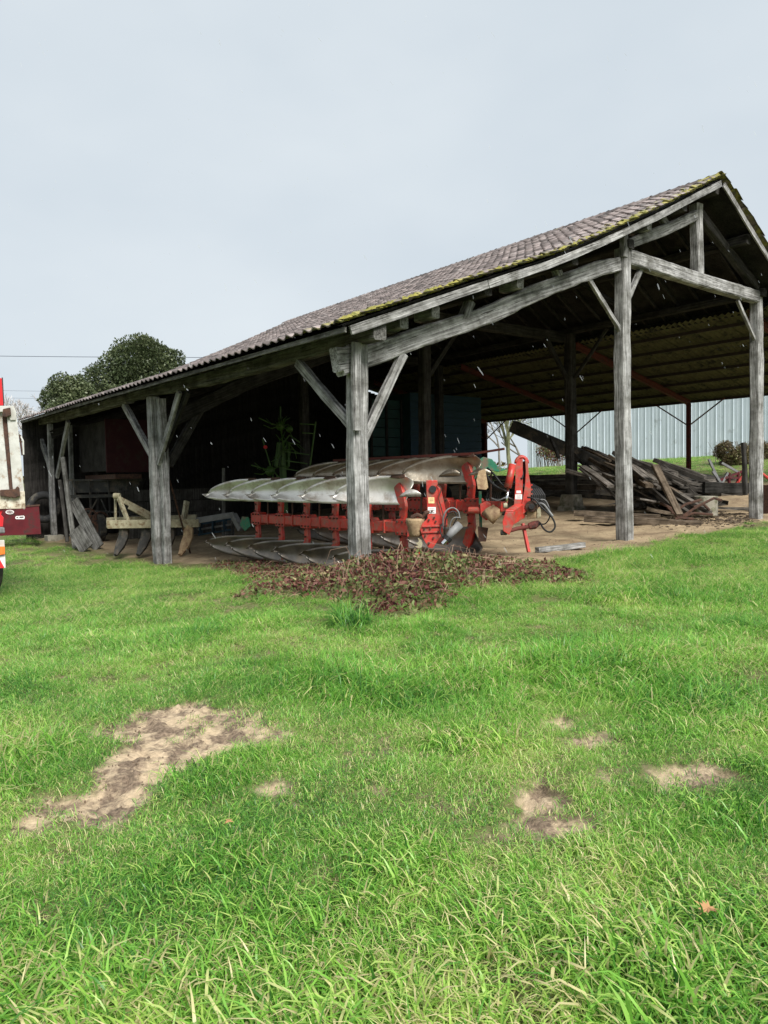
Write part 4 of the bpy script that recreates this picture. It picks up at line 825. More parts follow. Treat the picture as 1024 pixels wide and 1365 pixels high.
for k, (x, y) in enumerate(((118, 688), (134, 692))):
    P = onY(x, y, 14.5); hb = empty('cast_wheel', tuple(P), ('left' if k == 0 else 'right')+' one of the two small rusty spoked wheels behind the leaning planks', 'wheel', 'rusty spoked wheels')
    b = MB(); b.tube([P+np.array([.22*math.cos(t), 0, .22*math.sin(t)]) for t in np.linspace(0, 6.2832, 21)], .03, 6, False); b.build('rim', 'rust', hb)
    for t in np.linspace(0, math.pi, 4)[:-1]: MB().bar(P-np.array([.2*math.cos(t), 0, .2*math.sin(t)]), P+np.array([.2*math.cos(t), 0, .2*math.sin(t)]), .03, .05, (0, 1, 0)).build('spoke', 'rust', hb)
    MB().disc(P, (0, 1, 0), .06, .12, 10).build('hub', 'rust', hb)
# dark wooden bin behind the cultivator
q0 = onY(160, 690, 12.5); q1 = onY(300, 650, 12.5); bn = empty('wooden_bin', ((q0[0]+q1[0])/2, 12.7, G(q0[0], 12.7)), 'low dark boarded bin behind the cream cultivator', 'bin')
for k in range(4): zc = -.1+.36*k+.15; MB().box(((q0[0]+q1[0])/2, 12.5+.01*(k % 2), zc), (q1[0]-q0[0], .03, .33)).build('board', 'wood_dark', bn)
for xx in (q0[0]+.06, q1[0]-.06): MB().box((xx, 12.56, .6), (.1, .08, 1.5)).build('corner_post', 'wood_dark', bn)
for k, (x, D_, w_, yt, lb) in enumerate(((298, 19.5, .07, 624, 'pale stake standing left of the nearest plough boards'), (305, 19.8, .24, 690, 'short squared stump behind the stake'))):
    tag(beam('stake', [tuple(onD(x, 735, D_)), tuple(onD(x, yt, D_))], w_, w_, 'wood_mid'), lb, 'stake')
dm = empty('seed_drill', tuple(onD(125, 715, 23.5)), 'dark old seed drill in the shadow of the far left bay', 'farm machine'); DD = plane_pt(23.2)
for a, b_, w_ in (((92, 662), (190, 660), .1), ((92, 640), (190, 640), .05), ((100, 640), (100, 700), .05), ((120, 640), (122, 705), .05), ((145, 640), (148, 705), .05), ((170, 640), (172, 705), .05), ((95, 680), (185, 684), .06), ((110, 700), (130, 665), .04), ((150, 700), (135, 665), .04)): MB().bar(DD(*a), DD(*b_), w_, w_).build('frame_bar', 'sheet_dark', dm)
MB().prism([DD(95, 640, .1), DD(188, 638, .1), DD(182, 655, .1), DD(100, 657, .1)], fh*.5).build('hopper_box', 'sheet_dark', dm)
for x in (98, 178): MB().disc(DD(x, 696, -.1), RT, .36, .12, 20).build('wheel', 'tyre', dm)

# ================================================================== RED HOPPER, LEANING BOARDS, WHITE TRAILER
RD = 22.0; RW = plane_pt(RD); g_ = empty('hopper', tuple(onD(20, 712, RD+.6)), 'low dark red hopper with white oval badge beside the far left post', 'hopper')
hb = plate('front_panel', 'red_dull', g_, RW, [(-40, 682), (52, 674), (55, 712), (-40, 716)], .05)
dv = ray(10, 690)*1.3; MB().prism([RW(x, y, .05) for x, y in [(50, 674.5), (52, 674.5), (55, 712), (53, 712)]], dv).build('side_panel', 'red_dull', g_); MB().prism([RW(x, y, .05)+dv for x, y in [(-40, 682), (52, 674.5), (55, 712), (-40, 716)]], dv*.03).build('back_panel', 'red_dull', g_)
plate('rim', 'rust', g_, RW, [(-40, 680), (53, 672.5), (53, 674.5), (-40, 682.5)], .08, near=-.02)
P = RW(13.2, 682.7, -.012); ov = MB(); pts = [(P+RT*.115*math.cos(t)+UP*.055*math.sin(t)) for t in np.linspace(0, 6.2832, 25)]; ov.tube(pts, .012, 5, False); ov = ov.build('badge', 'sticker_w', hb)
M['badge_white'] = M['sticker_w']
def text(name, s, P, size, mt, par, R_=None):
    cu_ = bpy.data.curves.new(name, 'FONT'); cu_.body = s; cu_.size = size; cu_.align_x = 'CENTER'; cu_.align_y = 'CENTER'; cu_.extrude = .001
    tmp = bpy.data.objects.new(name, cu_); me = bpy.data.meshes.new_from_object(tmp); me.materials.clear(); me.materials.append(M[mt]); bpy.data.objects.remove(tmp); o = bpy.data.objects.new(name, me); COL.objects.link(o); b0_ = WO[par]; Rm = np.c_[RT, UP, -FW]
    o.parent = par; o.matrix_local = Matrix.Translation(Vector(np.array(P)-b0_)) @ Matrix([[*map(float, Rm[i])] for i in range(3)]).to_4x4(); WO[o] = np.array(P); return o
text('badge_lettering', 'VICON', RW(13.2, 682.7, -.02), .075, 'sticker_w', ov)
pp = plate('name_plate', 'sticker_w', hb, RW, [(20.5, 689.5), (21.5, 688), (32, 687.3), (33, 688.5), (33, 691), (32, 692), (21.5, 692), (20.5, 691)], .004, 0, -.012)
plate('plate_print', 'ink', pp, RW, [(22, 689.3), (24.5, 689.1), (24.5, 690.4), (22, 690.6)], .001, 0, -.016); plate('plate_print', 'ink', pp, RW, [(26, 688.8), (31.5, 688.4), (31.5, 690.2), (26, 690.5)], .001, 0, -.016)
# leaning boards by the far left post
def lean(a, b, Da, Db, w_, h_, label, mt='wood_mid'): return tag(beam('plank', [tuple(onD(a[0], a[1], Da)), tuple(onD(b[0], b[1], Db))], w_, h_, mt, jit=.006, up=tuple(fh)), label, 'plank')
lean((98, 668), (132, 730), 21.6, 20.6, .34, .04, 'wide grey board leaning beside the far left post, longest of the two wide ones')
lean((100, 706), (116, 732), 20.5, 20.2, .42, .04, 'short pale board lying against the foot of the wide leaning board')
lean((84, 610), (100, 732), 21.8, 21.0, .13, .08, 'narrow grey timber leaning against the far left post'); 
lean((80, 640), (90, 722), 21.9, 21.5, .1, .06, 'thin dark lath standing inside the far left post', 'wood_dark')
# white trailer at the left edge of the yard, seen by its rear corner
TD = plane_pt(11.4); tr = empty('tipping_trailer', tuple(onD(-60, 800, 12.2)), 'rusty white tipping trailer cut off by the left edge with red top board', 'trailer')
wp = plate('side_panel', 'white', tr, TD, [(-150, 545), (10, 545), (17, 654), (-150, 657)], .05, near=.04)
plate('corner_post', 'white', tr, TD, [(9, 551), (22, 551), (33, 662), (18, 662)], .1, near=-.02)
plate('corner_post', 'rust', tr, TD, [(3, 556), (9, 555), (18, 655), (13, 657)], .06, near=.02)
plate('top_rail', 'white', tr, TD, [(-150, 541), (19, 541), (22, 551), (21, 560), (14, 560), (10, 549), (-150, 549)], .12, near=-.05)
plate('top_hinge', 'rust', tr, TD, [(4, 545), (14, 543), (15, 553), (9, 556), (3, 555)], .1, .01, -.1)
plate('bottom_rail', 'whitewood', tr, TD, [(-150, 656), (33, 655), (34, 678), (-150, 681)], .14, near=-.05)
plate('latch', 'rust', tr, TD, [(0, 653), (20, 652), (23, 648), (26, 650), (27, 661), (20, 664), (0, 661)], .1, .01, -.12)
plate('latch', 'rust', tr, TD, [(25, 580), (28, 580), (31, 607), (28.5, 607)], .03, .003, .02)
MB().tube([TD(28, 582, 0), TD(31, 588, 0), TD(31.5, 606, 0)], .012, 6).build('handle', 'white', tr)
plate('red_top_board', 'redbright', tr, TD, [(-150, 504), (2.4, 504), (4.6, 540.5), (-150, 541)], .05); plate('board_edge', 'sheet_dark', tr, TD, [(2.4, 503), (4, 503), (6, 540.5), (4.6, 540.5)], .06, near=-.005)
dv = ray(-60, 600)*2.2; MB().prism([TD(x, y, .1) for x, y in [(-150, 660), (30, 660), (31, 676), (-150, 678)]], dv).build('floor', 'rust', tr); MB().prism([TD(x, y, .1)+dv for x, y in [(-150, 545), (18, 545), (29, 660), (-150, 660)]], dv*.03).build('rear_wall', 'white', tr)
LWp = plane_pt(11.0)
plate('lamp_bracket', 'white', tr, LWp, [(-80, 719), (6, 720), (7.5, 757), (-80, 760)], .03); ol = plate('indicator_lamp', 'orange', tr, LWp, [(-9, 729), (6.3, 728.5), (6.8, 739), (-9, 741)], .07, .008, -.06)
plate('marker_board', 'sticker_w', tr, LWp, [(-30, 741), (7, 740.5), (7.4, 757), (-30, 759)], .01, 0, -.012)
for k in range(3): x = -24+k*12; plate('marker_stripe', 'redbright', tr, LWp, [(x-6, 746), (x, 746), (x+6+.2, 757), (x-1, 757.5)], .004, 0, -.018)
plate('bumper', 'hose_grey', tr, LWp, [(-80, 703), (6, 703), (7, 711), (-80, 712)], .12, .02, .1)
plate('chassis', 'redbright', tr, LWp, [(-80, 682), (4, 681), (1.5, 686), (5, 690), (4, 702), (-80, 702)], .08, near=.4)
c = LWp(-28, 765, .35); gz = G(c[0], c[1]); wh = MB().tube([c-RT*.14, c-RT*.12, c+RT*.12+RT*.1, c+RT*.25], [.38, .44, .44, .38], 26)
cc = np.array([c[0], c[1], gz+.43]); a_ = rh
wh = MB().tube([cc-a_*.12, cc-a_*.1, cc+a_*.15, cc+a_*.18], [.38, .43, .43, .38], 26).build('wheel', 'tyre', tr, smooth=True); MB().disc(cc+a_*.1, a_, .22, .12, 16).build('rim', 'rust', wh)

# ================================================================== TIMBER HEAP AND SURROUNDINGS
def timber(a, b, w_, h_, label, mt='wood_pile', group=None, jit=.008, up=(0, 0, 1), cat='timber', name='timber'): return tag(beam(name, [tuple(a), tuple(b)], w_, h_, mt, jit=jit, up=up, cham=.06), label, cat, group)
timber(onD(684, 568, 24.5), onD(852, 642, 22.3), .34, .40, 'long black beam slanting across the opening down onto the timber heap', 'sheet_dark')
timber(onD(873, 620, 19.3), onD(906, 686, 18.4), .2, .07, 'pale brown board standing steeply against the front of the heap', 'wood_brown')
timber(onD(780, 691, 19.4), onD(935, 699, 18.2), .3, .16, 'long grey beam on the floor in front of the heap', 'wood_brown')
timber(onD(765, 684, 20.6), onD(880, 690, 20.), .22, .16, 'brown beam on the floor behind the long grey one', 'wood_brown')
timber(onD(862, 678, 19.6), onD(900, 686, 19.4), .2, .08, 'short offcut lying on the floor beams', 'wood_brown')
timber(px2g(716, 737)+zz*.05, px2g(778, 730)+zz*.05, .12, .1, 'pale board lying on the ground in front of the rear plough', 'wood')
timber(onD(938, 650, 20.2), onD(1002, 651, 20.6), .12, .3, 'wide dark beam resting level on the concrete block', 'wood_dark')
hg = 'weathered timbers jumbled in the heap'; HL = 'split grey timber jumbled in the heap behind the middle bay'
r = random.Random(11)
for k in range(58):                                          # fan of timbers sloping down to the right
    t = r.random(); x0 = 765+t*120+r.uniform(-15, 15); y0 = 600+t*20+r.uniform(-6, 30); D0 = 22.5-t*1.5+r.uniform(-.8, .8)
    ln_ = r.uniform(25, 85); sl2 = r.uniform(.25, .95); x1 = x0+ln_; y1 = min(y0+ln_*sl2, 684)
    timber(onD(x0, y0, D0), onD(x1, y1, D0-r.uniform(.4, 1.8)), r.uniform(.08, .22), r.uniform(.04, .13), HL, 'wood_brown' if k % 5 == 0 else 'wood_pile', hg, jit=.01)
for k in range(26):                                          # lower level layers
    x0 = r.uniform(830, 930); y0 = r.uniform(640, 678); D0 = r.uniform(20, 22); x1 = x0+r.uniform(40, 90); y1 = y0+r.uniform(-6, 14)
    timber(onD(x0, y0, D0), onD(min(x1, 1000), min(y1, 688), D0+r.uniform(-.5, .8)), r.uniform(.1, .26), r.uniform(.04, .14), 'low grey plank piled at the right foot of the timber heap', 'wood_pile', 'low planks at the right foot of the heap', jit=.012)
for k in range(14):
    x0 = r.uniform(775, 860); y0 = r.uniform(652, 678); D0 = r.uniform(22.5, 25)
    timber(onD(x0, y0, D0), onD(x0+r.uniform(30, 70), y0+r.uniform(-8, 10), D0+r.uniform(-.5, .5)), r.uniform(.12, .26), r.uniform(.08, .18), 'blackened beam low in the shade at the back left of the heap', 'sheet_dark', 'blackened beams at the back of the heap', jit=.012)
for x0, y0, x1, y1 in ((760, 598, 790, 632), (776, 596, 812, 628), (735, 585, 745, 610)): timber(onD(x0, y0, 23.4), onD(x1, y1, 22.6), .09, .09, HL, 'wood_dark', hg)
# stacked sleepers under the lean-to
ORD = ['lowest', 'second from the bottom', 'middle', 'second from the top', 'topmost']
for k in range(5):
    z = .52+k*.19; X = 15.2; y_a, y_b = 6.6+r.uniform(-.2, .1), 12.8+r.uniform(-.5, .3)
    timber((X+r.uniform(-.06, .06), y_a, z+.15), (X+r.uniform(-.06, .06), y_b, z+.15), .28, .18, ORD[k]+' of the level stack of brown sleepers behind the plough tower', 'wood_pile' if k != 2 else 'wood_brown', 'stacked sleepers', cat='sleeper', name='sleeper')
# concrete drum, dark sheets, scrap iron, red frame
P = px2g(940, 680); D_ = 19.9; P = onD(941, 680, D_); tag(MB().tube([P-zz*.15, P+zz*.38], [.3, .3], 18).build('concrete_block', 'stone', bevel=.02), 'round pale concrete block beside the right gable post', 'block')
def sheet(pts, label, mt='sheet_dark'):
    P = [np.array(onD(*p)) for p in pts]; n = np.cross(P[1]-P[0], P[2]-P[0]); n /= np.linalg.norm(n); return tag(MB().prism(P, n*.02).build('metal_sheet', mt), label, 'metal sheet')
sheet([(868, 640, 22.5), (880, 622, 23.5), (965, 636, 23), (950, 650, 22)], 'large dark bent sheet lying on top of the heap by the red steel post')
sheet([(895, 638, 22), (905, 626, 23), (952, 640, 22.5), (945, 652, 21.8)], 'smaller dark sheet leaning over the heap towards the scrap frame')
sc_ = empty('scrap_frame', tuple(onD(965, 655, 21.5)), 'grey and red steel scrap frame between the heap and the right gable post', 'scrap'); SD = plane_pt(21.5)
for a, b_, mt_ in (((950, 628), (962, 645), 'hose_grey'), ((962, 617), (985, 630), 'hose_grey'), ((960, 640), (990, 628), 'red_dull'), ((972, 630), (972, 652), 'red_dull'), ((984, 628), (984, 652), 'red_dull'), ((966, 636), (996, 638), 'red_dull'), ((990, 628), (992, 652), 'red_dull'), ((976, 652), (990, 634), 'red'), ((958, 652), (970, 630), 'hose_grey'), ((945, 612), (958, 640), 'hose_grey')):
    MB().bar(SD(*a), SD(*b_), .08, .06).build('bar', mt_, sc_)
tag(beam('gate_post', [tuple(onD(991, 590, 20)), tuple(onD(994, 660, 20))], .12, .1, 'wood_dark'), 'short dark post standing just left of the right gable post', 'post')
b = MB().tube([onD(1014, 630, 19.5), onD(1030, 642, 19.4)], .04, 8); tag(b.build('red_drawbar', 'red'), 'red bar poking out right of the right gable post', 'bar')
fx = MB().box(onD(1040, 665, 20.5), (1.1, .5, .8)); tag(fx.build('dark_crate', 'rust', bevel=.02), 'dark brown crate cut off by the right edge behind the gable post', 'crate')
hr2 = empty('rusty_harrow', tuple(onD(915, 682, 19.2)), 'bent rusty harrow tines lying in front of the heap', 'harrow'); HD = plane_pt(19.0)
for pts in (((895, 684), (915, 672), (935, 666)), ((910, 688), (930, 675), (952, 664), (962, 667)), ((890, 676), (905, 690), (925, 692)), ((880, 670), (895, 678), (910, 690)), ((925, 676), (938, 672), (946, 680)), ((900, 692), (925, 684), (950, 686))):
    MB().tube([HD(*p) for p in pts], .035, 6).build('tine', 'rust', hr2)
# dark rubble and chips on the floor in front of the heap, straw bits
mb = MB(); r = random.Random(5)
for k in range(1100):
    c = px2g(*((r.uniform(870, 1010), r.gauss(694, 5)) if k < 600 else (r.uniform(600, 960), r.uniform(698, 745)))); a = r.uniform(.01, .035) if k < 600 else r.uniform(.004, .011)
    R_ = np.array(Matrix.Rotation(r.uniform(0, 6), 3, 'Z') @ Matrix.Rotation(r.uniform(-.6, .6), 3, 'X')); mb.box(c+zz*(a*.4+.03), (a*r.uniform(1, 3.5), a, a*.6), R_)
tag(mb.build('wood_chips', 'wood_brown'), 'bark chips and rubble strewn on the earth floor', 'rubble', kind='stuff')

# ================================================================== BLUE-GREY SHED BEHIND
M['shed'] = mat('blue_steel_cladding', (.64, .715, .77), .5, .0, (.57, .645, .70), 1.2, .05, 10, dirt=(.26, .29, .28), dscale=1.1, dpos=(.6, .75), spec=.4)
XW = 35.0; sh = empty('metal_shed', (XW+5, 22, G(XW, 18)), 'long pale blue ribbed metal shed beyond the barn', 'shed')
zb_ = 2.02; zt_ = 7.4; pw = .5; nP = 78; YS = 26.4
pv = []; prof = [(0, 0), (.08, 0), (.1, -.035), (.13, -.035), (.15, 0), (.36, 0), (.38, -.012), (.40, 0), (.5, 0)]
pm = bpy.data.meshes.new('panel'); n = len(prof); pm.from_pydata([(z, u, h) for h in (0, zt_-zb_) for u, z in prof]+[(z+.02, u, h) for h in (0, zt_-zb_) for u, z in prof], [], [(i+1, i, n+i, n+i+1) for i in range(n-1)]+[(2*n+i, 2*n+i+1, 3*n+i+1, 3*n+i) for i in range(n-1)]); pm.update(); pm.materials.append(M['shed'])
for k in range(nP):
    o = bpy.data.objects.new('panel', pm); COL.objects.link(o); o.parent = sh; y = YS-(k+1)*pw; o.location = Vector((XW+.004*(k % 2), y, zb_))-Vector(WO[sh])
MB().box((XW+.1, YS-nP*pw/2, zb_-.25), (.22, nP*pw, .5)).build('plinth', 'stone', sh); MB().box((XW+.06, YS+.03, (zb_+zt_)/2), (.16, .06, zt_-zb_)).build('corner_flashing', 'shed', sh)
MB().box((XW+7, YS+.03, (zb_+zt_)/2+.3), (13.9, .05, zt_-zb_+.6)).build('end_wall', 'shed', sh); MB().prism([(XW-.4, YS+.3, zt_), (XW-.4, YS+.3, zt_+.1), (XW+7, YS+.3, zt_+1.2), (XW+7, YS+.3, zt_+1.1)], (0, -nP*pw-.6, 0)).build('roof', 'corr', sh)

# ================================================================== TREES, HEDGES, WIRES
def leaves(name, centers, size, mt, parent=None, seed=0, flat=.5, quads=True):
    r = np.random.default_rng(seed); n = len(centers); a = r.normal(0, 1, (n, 3)); a /= np.linalg.norm(a, axis=1)[:, None]; b = np.cross(a, r.normal(0, 1, (n, 3))); b /= np.linalg.norm(b, axis=1)[:, None]
    s = size*r.uniform(.6, 1.3, n)[:, None]; V = np.stack([centers-a*s, centers+b*s*.55, centers+a*s, centers-b*s*.55], 1).reshape(-1, 3); q = np.arange(n)*4
    t = np.repeat(np.clip(r.normal(.5, .2, n), 0, 1), 4)
    off = WO[parent] if parent is not None else 0
    return mesh_np(name, V-off, np.c_[q, q+1, q+2, q+3], mt, parent, attr=t)
def blobs(seed, cs, n):
    """points through the outer volume of lumpy lobes"""
    r = np.random.default_rng(seed); out_ = []
    w_ = np.array([c[3]**2 for c in cs]); w_ = w_/w_.sum()
    for (x, y, z, R), k in zip(cs, (w_*n).astype(int)):
        d = r.normal(0, 1, (k, 3)); d /= np.linalg.norm(d, axis=1)[:, None]
        lump = 1+.34*(vnoise(d[:, 0]*3+x, d[:, 1]*3+d[:, 2]*4+z, seed, 3)-.5)*2
        out_.append(np.array([x, y, z])+d*(R*lump*(1-np.abs(r.normal(0, .12, k))+(r.uniform(0, 1, k) < .05)*r.uniform(0, .10, k)))[:, None])
    return np.concatenate(out_)
TDp = 46.; def_c = lambda x, y, R, dz=0: (*onD(x, y, TDp+dz), R)
tree = empty('ivy_tree', tuple(onD(165, 640, TDp)), 'dense rounded dark green ivy-clad tree behind the barn roof', 'tree')
lob = [def_c(190, 492, 1.95), def_c(215, 488, 1.3, .5), def_c(162, 505, 1.6, -.5), def_c(135, 520, 1.5), def_c(170, 480, 1.1), def_c(205, 515, 1.7), def_c(150, 545, 2.0), def_c(225, 510, 1.0), def_c(195, 470, .9), def_c(120, 535, 1.1), def_c(185, 540, 2.2)]
rr_ = random.Random(4)
for k in range(44): c_ = lob[k % 10]; a_ = rr_.uniform(0, 6.28); lob.append((c_[0]+rh[0]*math.cos(a_)*c_[3]*.75-fh[0]*rr_.uniform(0, 1), c_[1]+rh[1]*math.cos(a_)*c_[3]*.75-fh[1]*rr_.uniform(0, 1), c_[2]+math.sin(a_)*c_[3]*.7, rr_.uniform(.22, .6)))
leaves('crown', blobs(3, lob, 52000), .085, 'ivy', tree, 3)
bs = onD(165, 660, TDp); b = MB(); b.tube([bs, bs+zz*3, onD(170, 560, TDp), onD(180, 510, TDp)], [.45, .4, .3, .15], 10); b.build('trunk', 'bark', tree, smooth=True)
tree = empty('ivy_bush', tuple(onD(88, 650, 44)), 'smaller rounded ivy bush left of the big ivy tree', 'shrub')
lob = [(*onD(90, 522, 44), 1.05), (*onD(108, 530, 44), 1.0), (*onD(75, 535, 44), .9), (*onD(98, 550, 44), 1.5), (*onD(78, 518, 44), .45), (*onD(98, 512, 44), .5)]
leaves('crown', blobs(4, lob, 15000), .085, 'ivy', tree, 5); bs = onD(92, 650, 44); MB().tube([bs, onD(92, 540, 44)], [.2, .1], 8).build('trunk', 'bark', tree)
def bare_tree(name, label, base, h, mt, seed, spread=.55, depth=6, r0=.14, twig=.008, dirbias=(0, 0, 0), lean_=0.):
    rn = random.Random(seed); mb = MB(); tw_ = MB(); root = empty(name, tuple(base), label, 'tree')
    def grow(p, d, ln_, r_, lv):
        p = np.array(p); pts = [p]; q = p; dd = d.copy()
        for s in range(3):
            dd = dd+np.array([rn.gauss(0, .12), rn.gauss(0, .12), rn.gauss(.04, .08)]); dd /= np.linalg.norm(dd); q = q+dd*ln_/3; pts.append(q)
        (mb if lv < 2 else tw_).tube(pts, [r_, r_*.9, r_*.8, r_*.66], 6 if lv < 2 else 3, False)
        if lv >= depth: return
        for k in range(rn.choice((2, 3, 3)) if lv < depth-1 else 3):
            nd = dd+np.array([rn.gauss(0, spread), rn.gauss(0, spread), rn.gauss(0, spread*.7)]); nd /= np.linalg.norm(nd); grow(pts[rn.choice((2, 3, 3))], nd, ln_*rn.uniform(.62, .82), max(r_*.62, twig), lv+1)
    grow(base, np.array([lean_*rh[0], lean_*rh[1], 1.]), h*.30, r0, 0)
    mb.build('trunk', mt, root, smooth=True); o = tw_.build('crown', mt, root)
    return root
M['pale_twig'] = mat('pale_blossom_twigs', (.55, .53, .52), .8, 0, (.32, .29, .28), 3)
bare_tree('bare_tree', 'leafless pale tree left of the ivy bush above the barn eave', onD(62, 640, 52), 8.4, 'pale_twig', 5, .5, 7, .16, .016, lean_=-.1)
bare_tree('bare_tree', 'mossy leafless tree seen under the lean-to left of the blue shed', onD(683, 640, 42), 6.6, 'bark_green', 8, .5, 7, .15, .014)
bare_tree('bare_tree', 'thin grey leafless tree behind the red plough tower', onD(668, 640, 50), 7.5, 'bark', 9, .4, 6, .09, .012)
bare_tree('bare_tree', 'leafless tree close against the left end of the blue shed', onD(698, 632, 45), 5.8, 'bark', 12, .5, 6, .08, .012)
def hedge(label, x, y, D, w_, h_, n, seed, mt='hedge'):
    c = onD(x, y, D); t = empty('shrub', tuple(c-zz*h_), label, 'shrub'); lob = []
    r = random.Random(seed)
    for k in range(9): lob.append((c[0]+rh[0]*r.uniform(-w_, w_), c[1]+rh[1]*r.uniform(-w_, w_), c[2]+r.uniform(-h_*.7, h_*.4), r.uniform(.25, .42)))
    leaves('foliage', blobs(seed, lob, n), .045, mt, t, seed); b = MB()
    for k in range(22): s_ = c+rh*r.uniform(-w_, w_)-zz*(h_+.3); b.tube([s_, s_+zz*h_*1.1+rh*r.uniform(-.2, .2), s_+zz*h_*2.2+rh*r.uniform(-.5, .5)], [.02, .014, .006], 4)
    b.build('stems', 'bark', t); return t
hedge('brown-green shrub against the blue shed left of the right gable post', 978, 608, 30, .65, .75, 8000, 3)
hedge('small russet shrub against the shed left of the dark post', 735, 600, 36, .7, .5, 2600, 6, 'bramble')
hedge('green shrub against the shed at the right edge', 1018, 598, 31, .5, .35, 3000, 9)
for k, (ya, yb, D_, lb_) in enumerate(((468.5, 471, 60, 'upper black cable crossing the sky behind the ivy tree'), (511, 514.5, 70, 'thin cable low over the white trailer, upper of two'), (519, 526, 72, 'thin cable low over the white trailer, lower of two'))):
    a = onD(-420, ya-2, D_); b_ = onD(700 if k == 0 else 420, yb+(3 if k == 0 else 8), D_+2); pts = [a+(b_-a)*t-zz*(.35*4*t*(1-t)) for t in np.linspace(0, 1, 14)]
    tag(MB().tube(pts, .022 if k == 0 else .012, 5).build('overhead_cable', 'wire'), lb_, 'cable')
# far tree line so the ground does not end in a bare edge
r = np.random.default_rng(77)
pts = []
for k in range(240):
    an = math.radians(-75+k*.62)+yaw; R_ = 210+r.uniform(-15, 15); cx_, cy_ = CAM[0]+R_*math.sin(an), CAM[1]+R_*math.cos(an); pts.append((cx_, cy_, 1+r.uniform(-1, 1.), r.uniform(2, 4)))
o = leaves('distant_woodland', blobs(8, pts, 26000), .7, 'hedge', None, 8); tag(o, 'distant line of woodland on the horizon behind the barn', 'woodland', kind='stuff')

# ================================================================== BRAMBLES, TUFTS, LEAVES, CLODS, RAIN
def brambles():
    r = np.random.default_rng(9); lo = BR.min(0); hi = BR.max(0); n = 70000; x = r.uniform(lo[0]-.3, hi[0]+.3, n); y = r.uniform(lo[1]-.3, hi[1]+.3, n)
    d = sdist(x, y, BR)+(vnoise(x*2.5, y*2.5, 61)-.5)*.6; k = d < .02; x, y, d = x[k], y[k], d[k]
    core = np.array(px2g(545, 782)[:2]); dc = np.hypot(x-core[0], y-core[1])
    hgt = .04+.42*np.exp(-(dc/1.3)**2)+.22*np.clip(vnoise(x*2.4, y*2.4, 66)-.35, 0, 1); hgt *= np.clip(-d/.25, .15, 1)
    dens = np.clip(.20+1.1*np.exp(-(dc/1.5)**2), 0, 1)*(.45+.8*vnoise(x*3, y*3, 68)); k = r.uniform(0, 1, len(x)) < dens; x, y, hgt = x[k], y[k], hgt[k]
    z = GR(x, y)+hgt*r.uniform(.15, 1, len(x))**.6; C = np.c_[x, y, z]
    tag(leaves('bramble_patch', C, .036, 'bramble', None, 12), 'tangle of reddish brown bramble leaves at the foot of the front corner post', 'brambles', kind='stuff')
    mb = MB(); rr = random.Random(2)
    for q in range(230):
        i = rr.randrange(len(x)); p = np.array([x[i], y[i], GR(x[i], y[i])[0]]); d_ = np.array([rr.gauss(0, 1), rr.gauss(0, 1), 0]); d_ /= np.linalg.norm(d_); h_ = hgt[i]*rr.uniform(.5, 1.3)+.03; Ln = rr.uniform(.25, .8)
        mb.tube([p, p+d_*Ln*.4+zz*h_, p+d_*Ln*.8+zz*h_*.9, p+d_*Ln+zz*h_*.3], [.005, .004, .003, .002], 3, False)
    M['stem'] = mat('dry_stem', (.33, .25, .17), .8, 0, (.18, .08, .06), 5); tag(mb.build('bramble_stems', 'stem'), 'dry arching stems among the brambles by the front post', 'brambles', kind='stuff')
brambles()
def tuft(px, label, n, rad, h0, h1, seed, wid=.007):
    m = clump_mesh(seed, n, rad, h0, h1, wid, 1.7, .10, 1., -.22); p = px2g(*px); o = bpy.data.objects.new('grass_tuft', m); COL.objects.link(o); o.location = (p[0], p[1], GR(p[0], p[1])[0]-.01); tag(o, label, 'grass tuft')
tuft((468, 834), 'thick dark grass tuft in front of the corner post', 620, .2, .24, .46, 201, .006)
def leaf_thing(px, label, s, lift=.09, rot=.5):
    p = px2g(*px); p = p+zz*lift; pts = []
    for k in range(20): a = 2*math.pi*k/20; rr = s*(1 if k % 4 == 0 else .72 if k % 2 == 0 else .42); pts.append(p+np.array([rr*math.cos(a+rot), rr*math.sin(a+rot), .25*rr*math.sin(2*a)+.1*rr]))
    o = MB().add([p+zz*.004]+pts, [(0, 1+i, 1+(i+1) % 20) for i in range(20)]).build('fallen_leaf', 'leafdry'); tag(o, label, 'leaf')
leaf_thing((944, 1247), 'curled tan maple leaf lying in the long grass at lower right', .045); leaf_thing((306, 1120), 'small reddish dead leaf in the grass below the big mud patch', .025, .08)
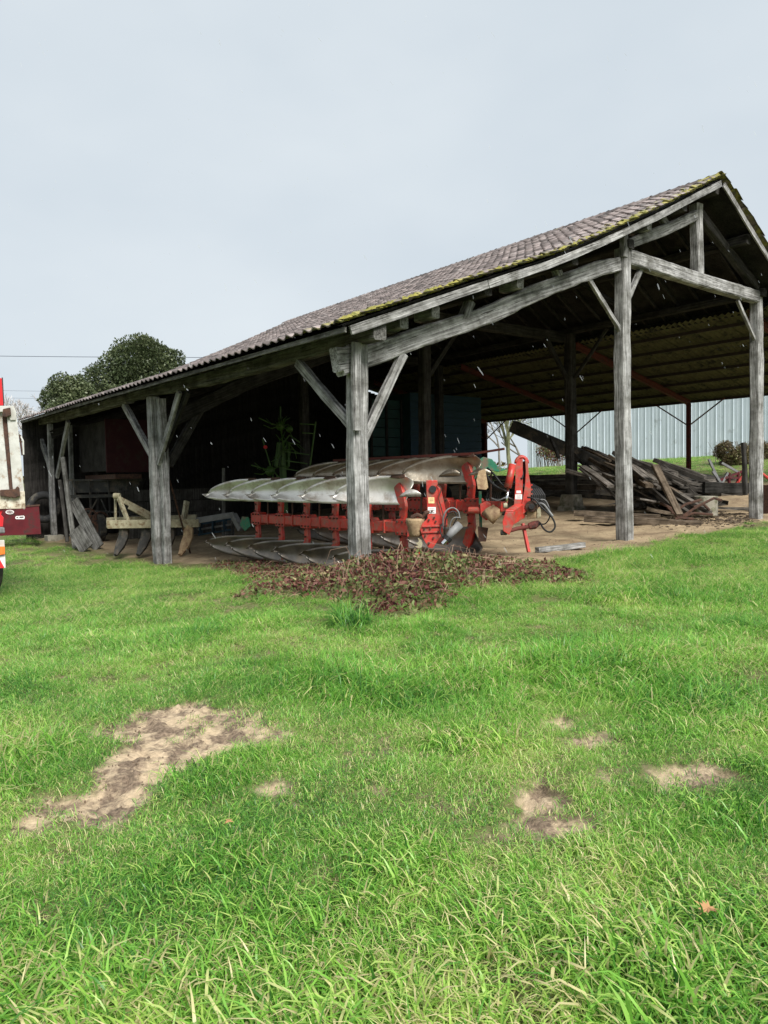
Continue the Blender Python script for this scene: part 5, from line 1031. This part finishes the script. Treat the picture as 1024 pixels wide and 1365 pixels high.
def clods():
    mb = MB(); r = random.Random(8)
    poly = PATCHES[0]; lo = poly.min(0); hi = poly.max(0); k = 0
    while k < 900:
        x, y = r.uniform(lo[0], hi[0]), r.uniform(lo[1], hi[1])
        if bare(np.array([x]), np.array([y]))[0] < .6 or vnoise(np.array([x*3.]), np.array([y*3.]), 91)[0] < .56: k += .15; continue
        k += 1; a = r.choice((.002, .003, .004, .006)); z = GR(x, y)[0]+rough_relief(np.array([x]), np.array([y]), 1.)[0]; n = 6; vs = [(x, y, z+a*r.uniform(.4, .9))]+[(x+a*r.uniform(.7, 1.4)*math.cos(t), y+a*r.uniform(.7, 1.4)*math.sin(t), z+a*.3*r.random()) for t in np.linspace(0, 6.28, n+1)[:-1]]
        vs += [(a_[0], a_[1], z-.01) for a_ in vs[1:]]; mb.add(vs, [(0, 1+i, 1+(i+1) % n) for i in range(n)]+[(1+i, n+1+i, n+1+(i+1) % n, 1+(i+1) % n) for i in range(n)])
    M['clod'] = mat('soil_clod', (.20, .145, .10), .9, 0, (.11, .08, .055), 20, .4, 60); tag(mb.build('mud_clods', 'clod'), 'dark churned soil clods on the large bare mud patch', 'soil', kind='stuff')
clods()
def rain():
    mb = MB(); r = random.Random(21); m = bpy.data.materials.new('rain_drops'); m.use_nodes = True; n = m.node_tree.nodes; l = m.node_tree.links; n.clear()
    o = n.new('ShaderNodeOutputMaterial'); d = n.new('ShaderNodeBsdfTranslucent'); d.inputs[0].default_value = (.36, .37, .39, 1); d2 = n.new('ShaderNodeBsdfDiffuse'); d2.inputs[0].default_value = (.36, .37, .39, 1); t = n.new('ShaderNodeBsdfTransparent'); a = n.new('ShaderNodeAddShader'); q = n.new('ShaderNodeMixShader'); q.inputs[0].default_value = .22
    l.new(d.outputs[0], a.inputs[0]); l.new(d2.outputs[0], a.inputs[1]); l.new(t.outputs[0], q.inputs[1]); l.new(a.outputs[0], q.inputs[2]); l.new(q.outputs[0], o.inputs[0]); M['rain'] = m
    dr = RT*.45-UP*.9; dr = np.array(dr)/np.linalg.norm(dr)
    for k in range(420):
        D = r.uniform(2.0, 7.5); p = onD(r.uniform(-60, 1080), r.uniform(-60, 760), D); f = max(.5, abs(D-4)/4); ln_ = r.uniform(.008, .03); w_ = r.uniform(.0009, .0018)*(1+.25*(D < 3)); e = dr+np.array([r.gauss(0, .12) for _ in range(3)]); e /= np.linalg.norm(e)
        mb.tube([p-e*ln_/2, p-e*ln_*.3, p+e*ln_*.3, p+e*ln_/2], [w_*.3, w_, w_, w_*.3], 4)
    tag(mb.build('rain', 'rain'), 'slanting streaks of light rain in the air before the dark barn', 'rain', kind='stuff')
rain()
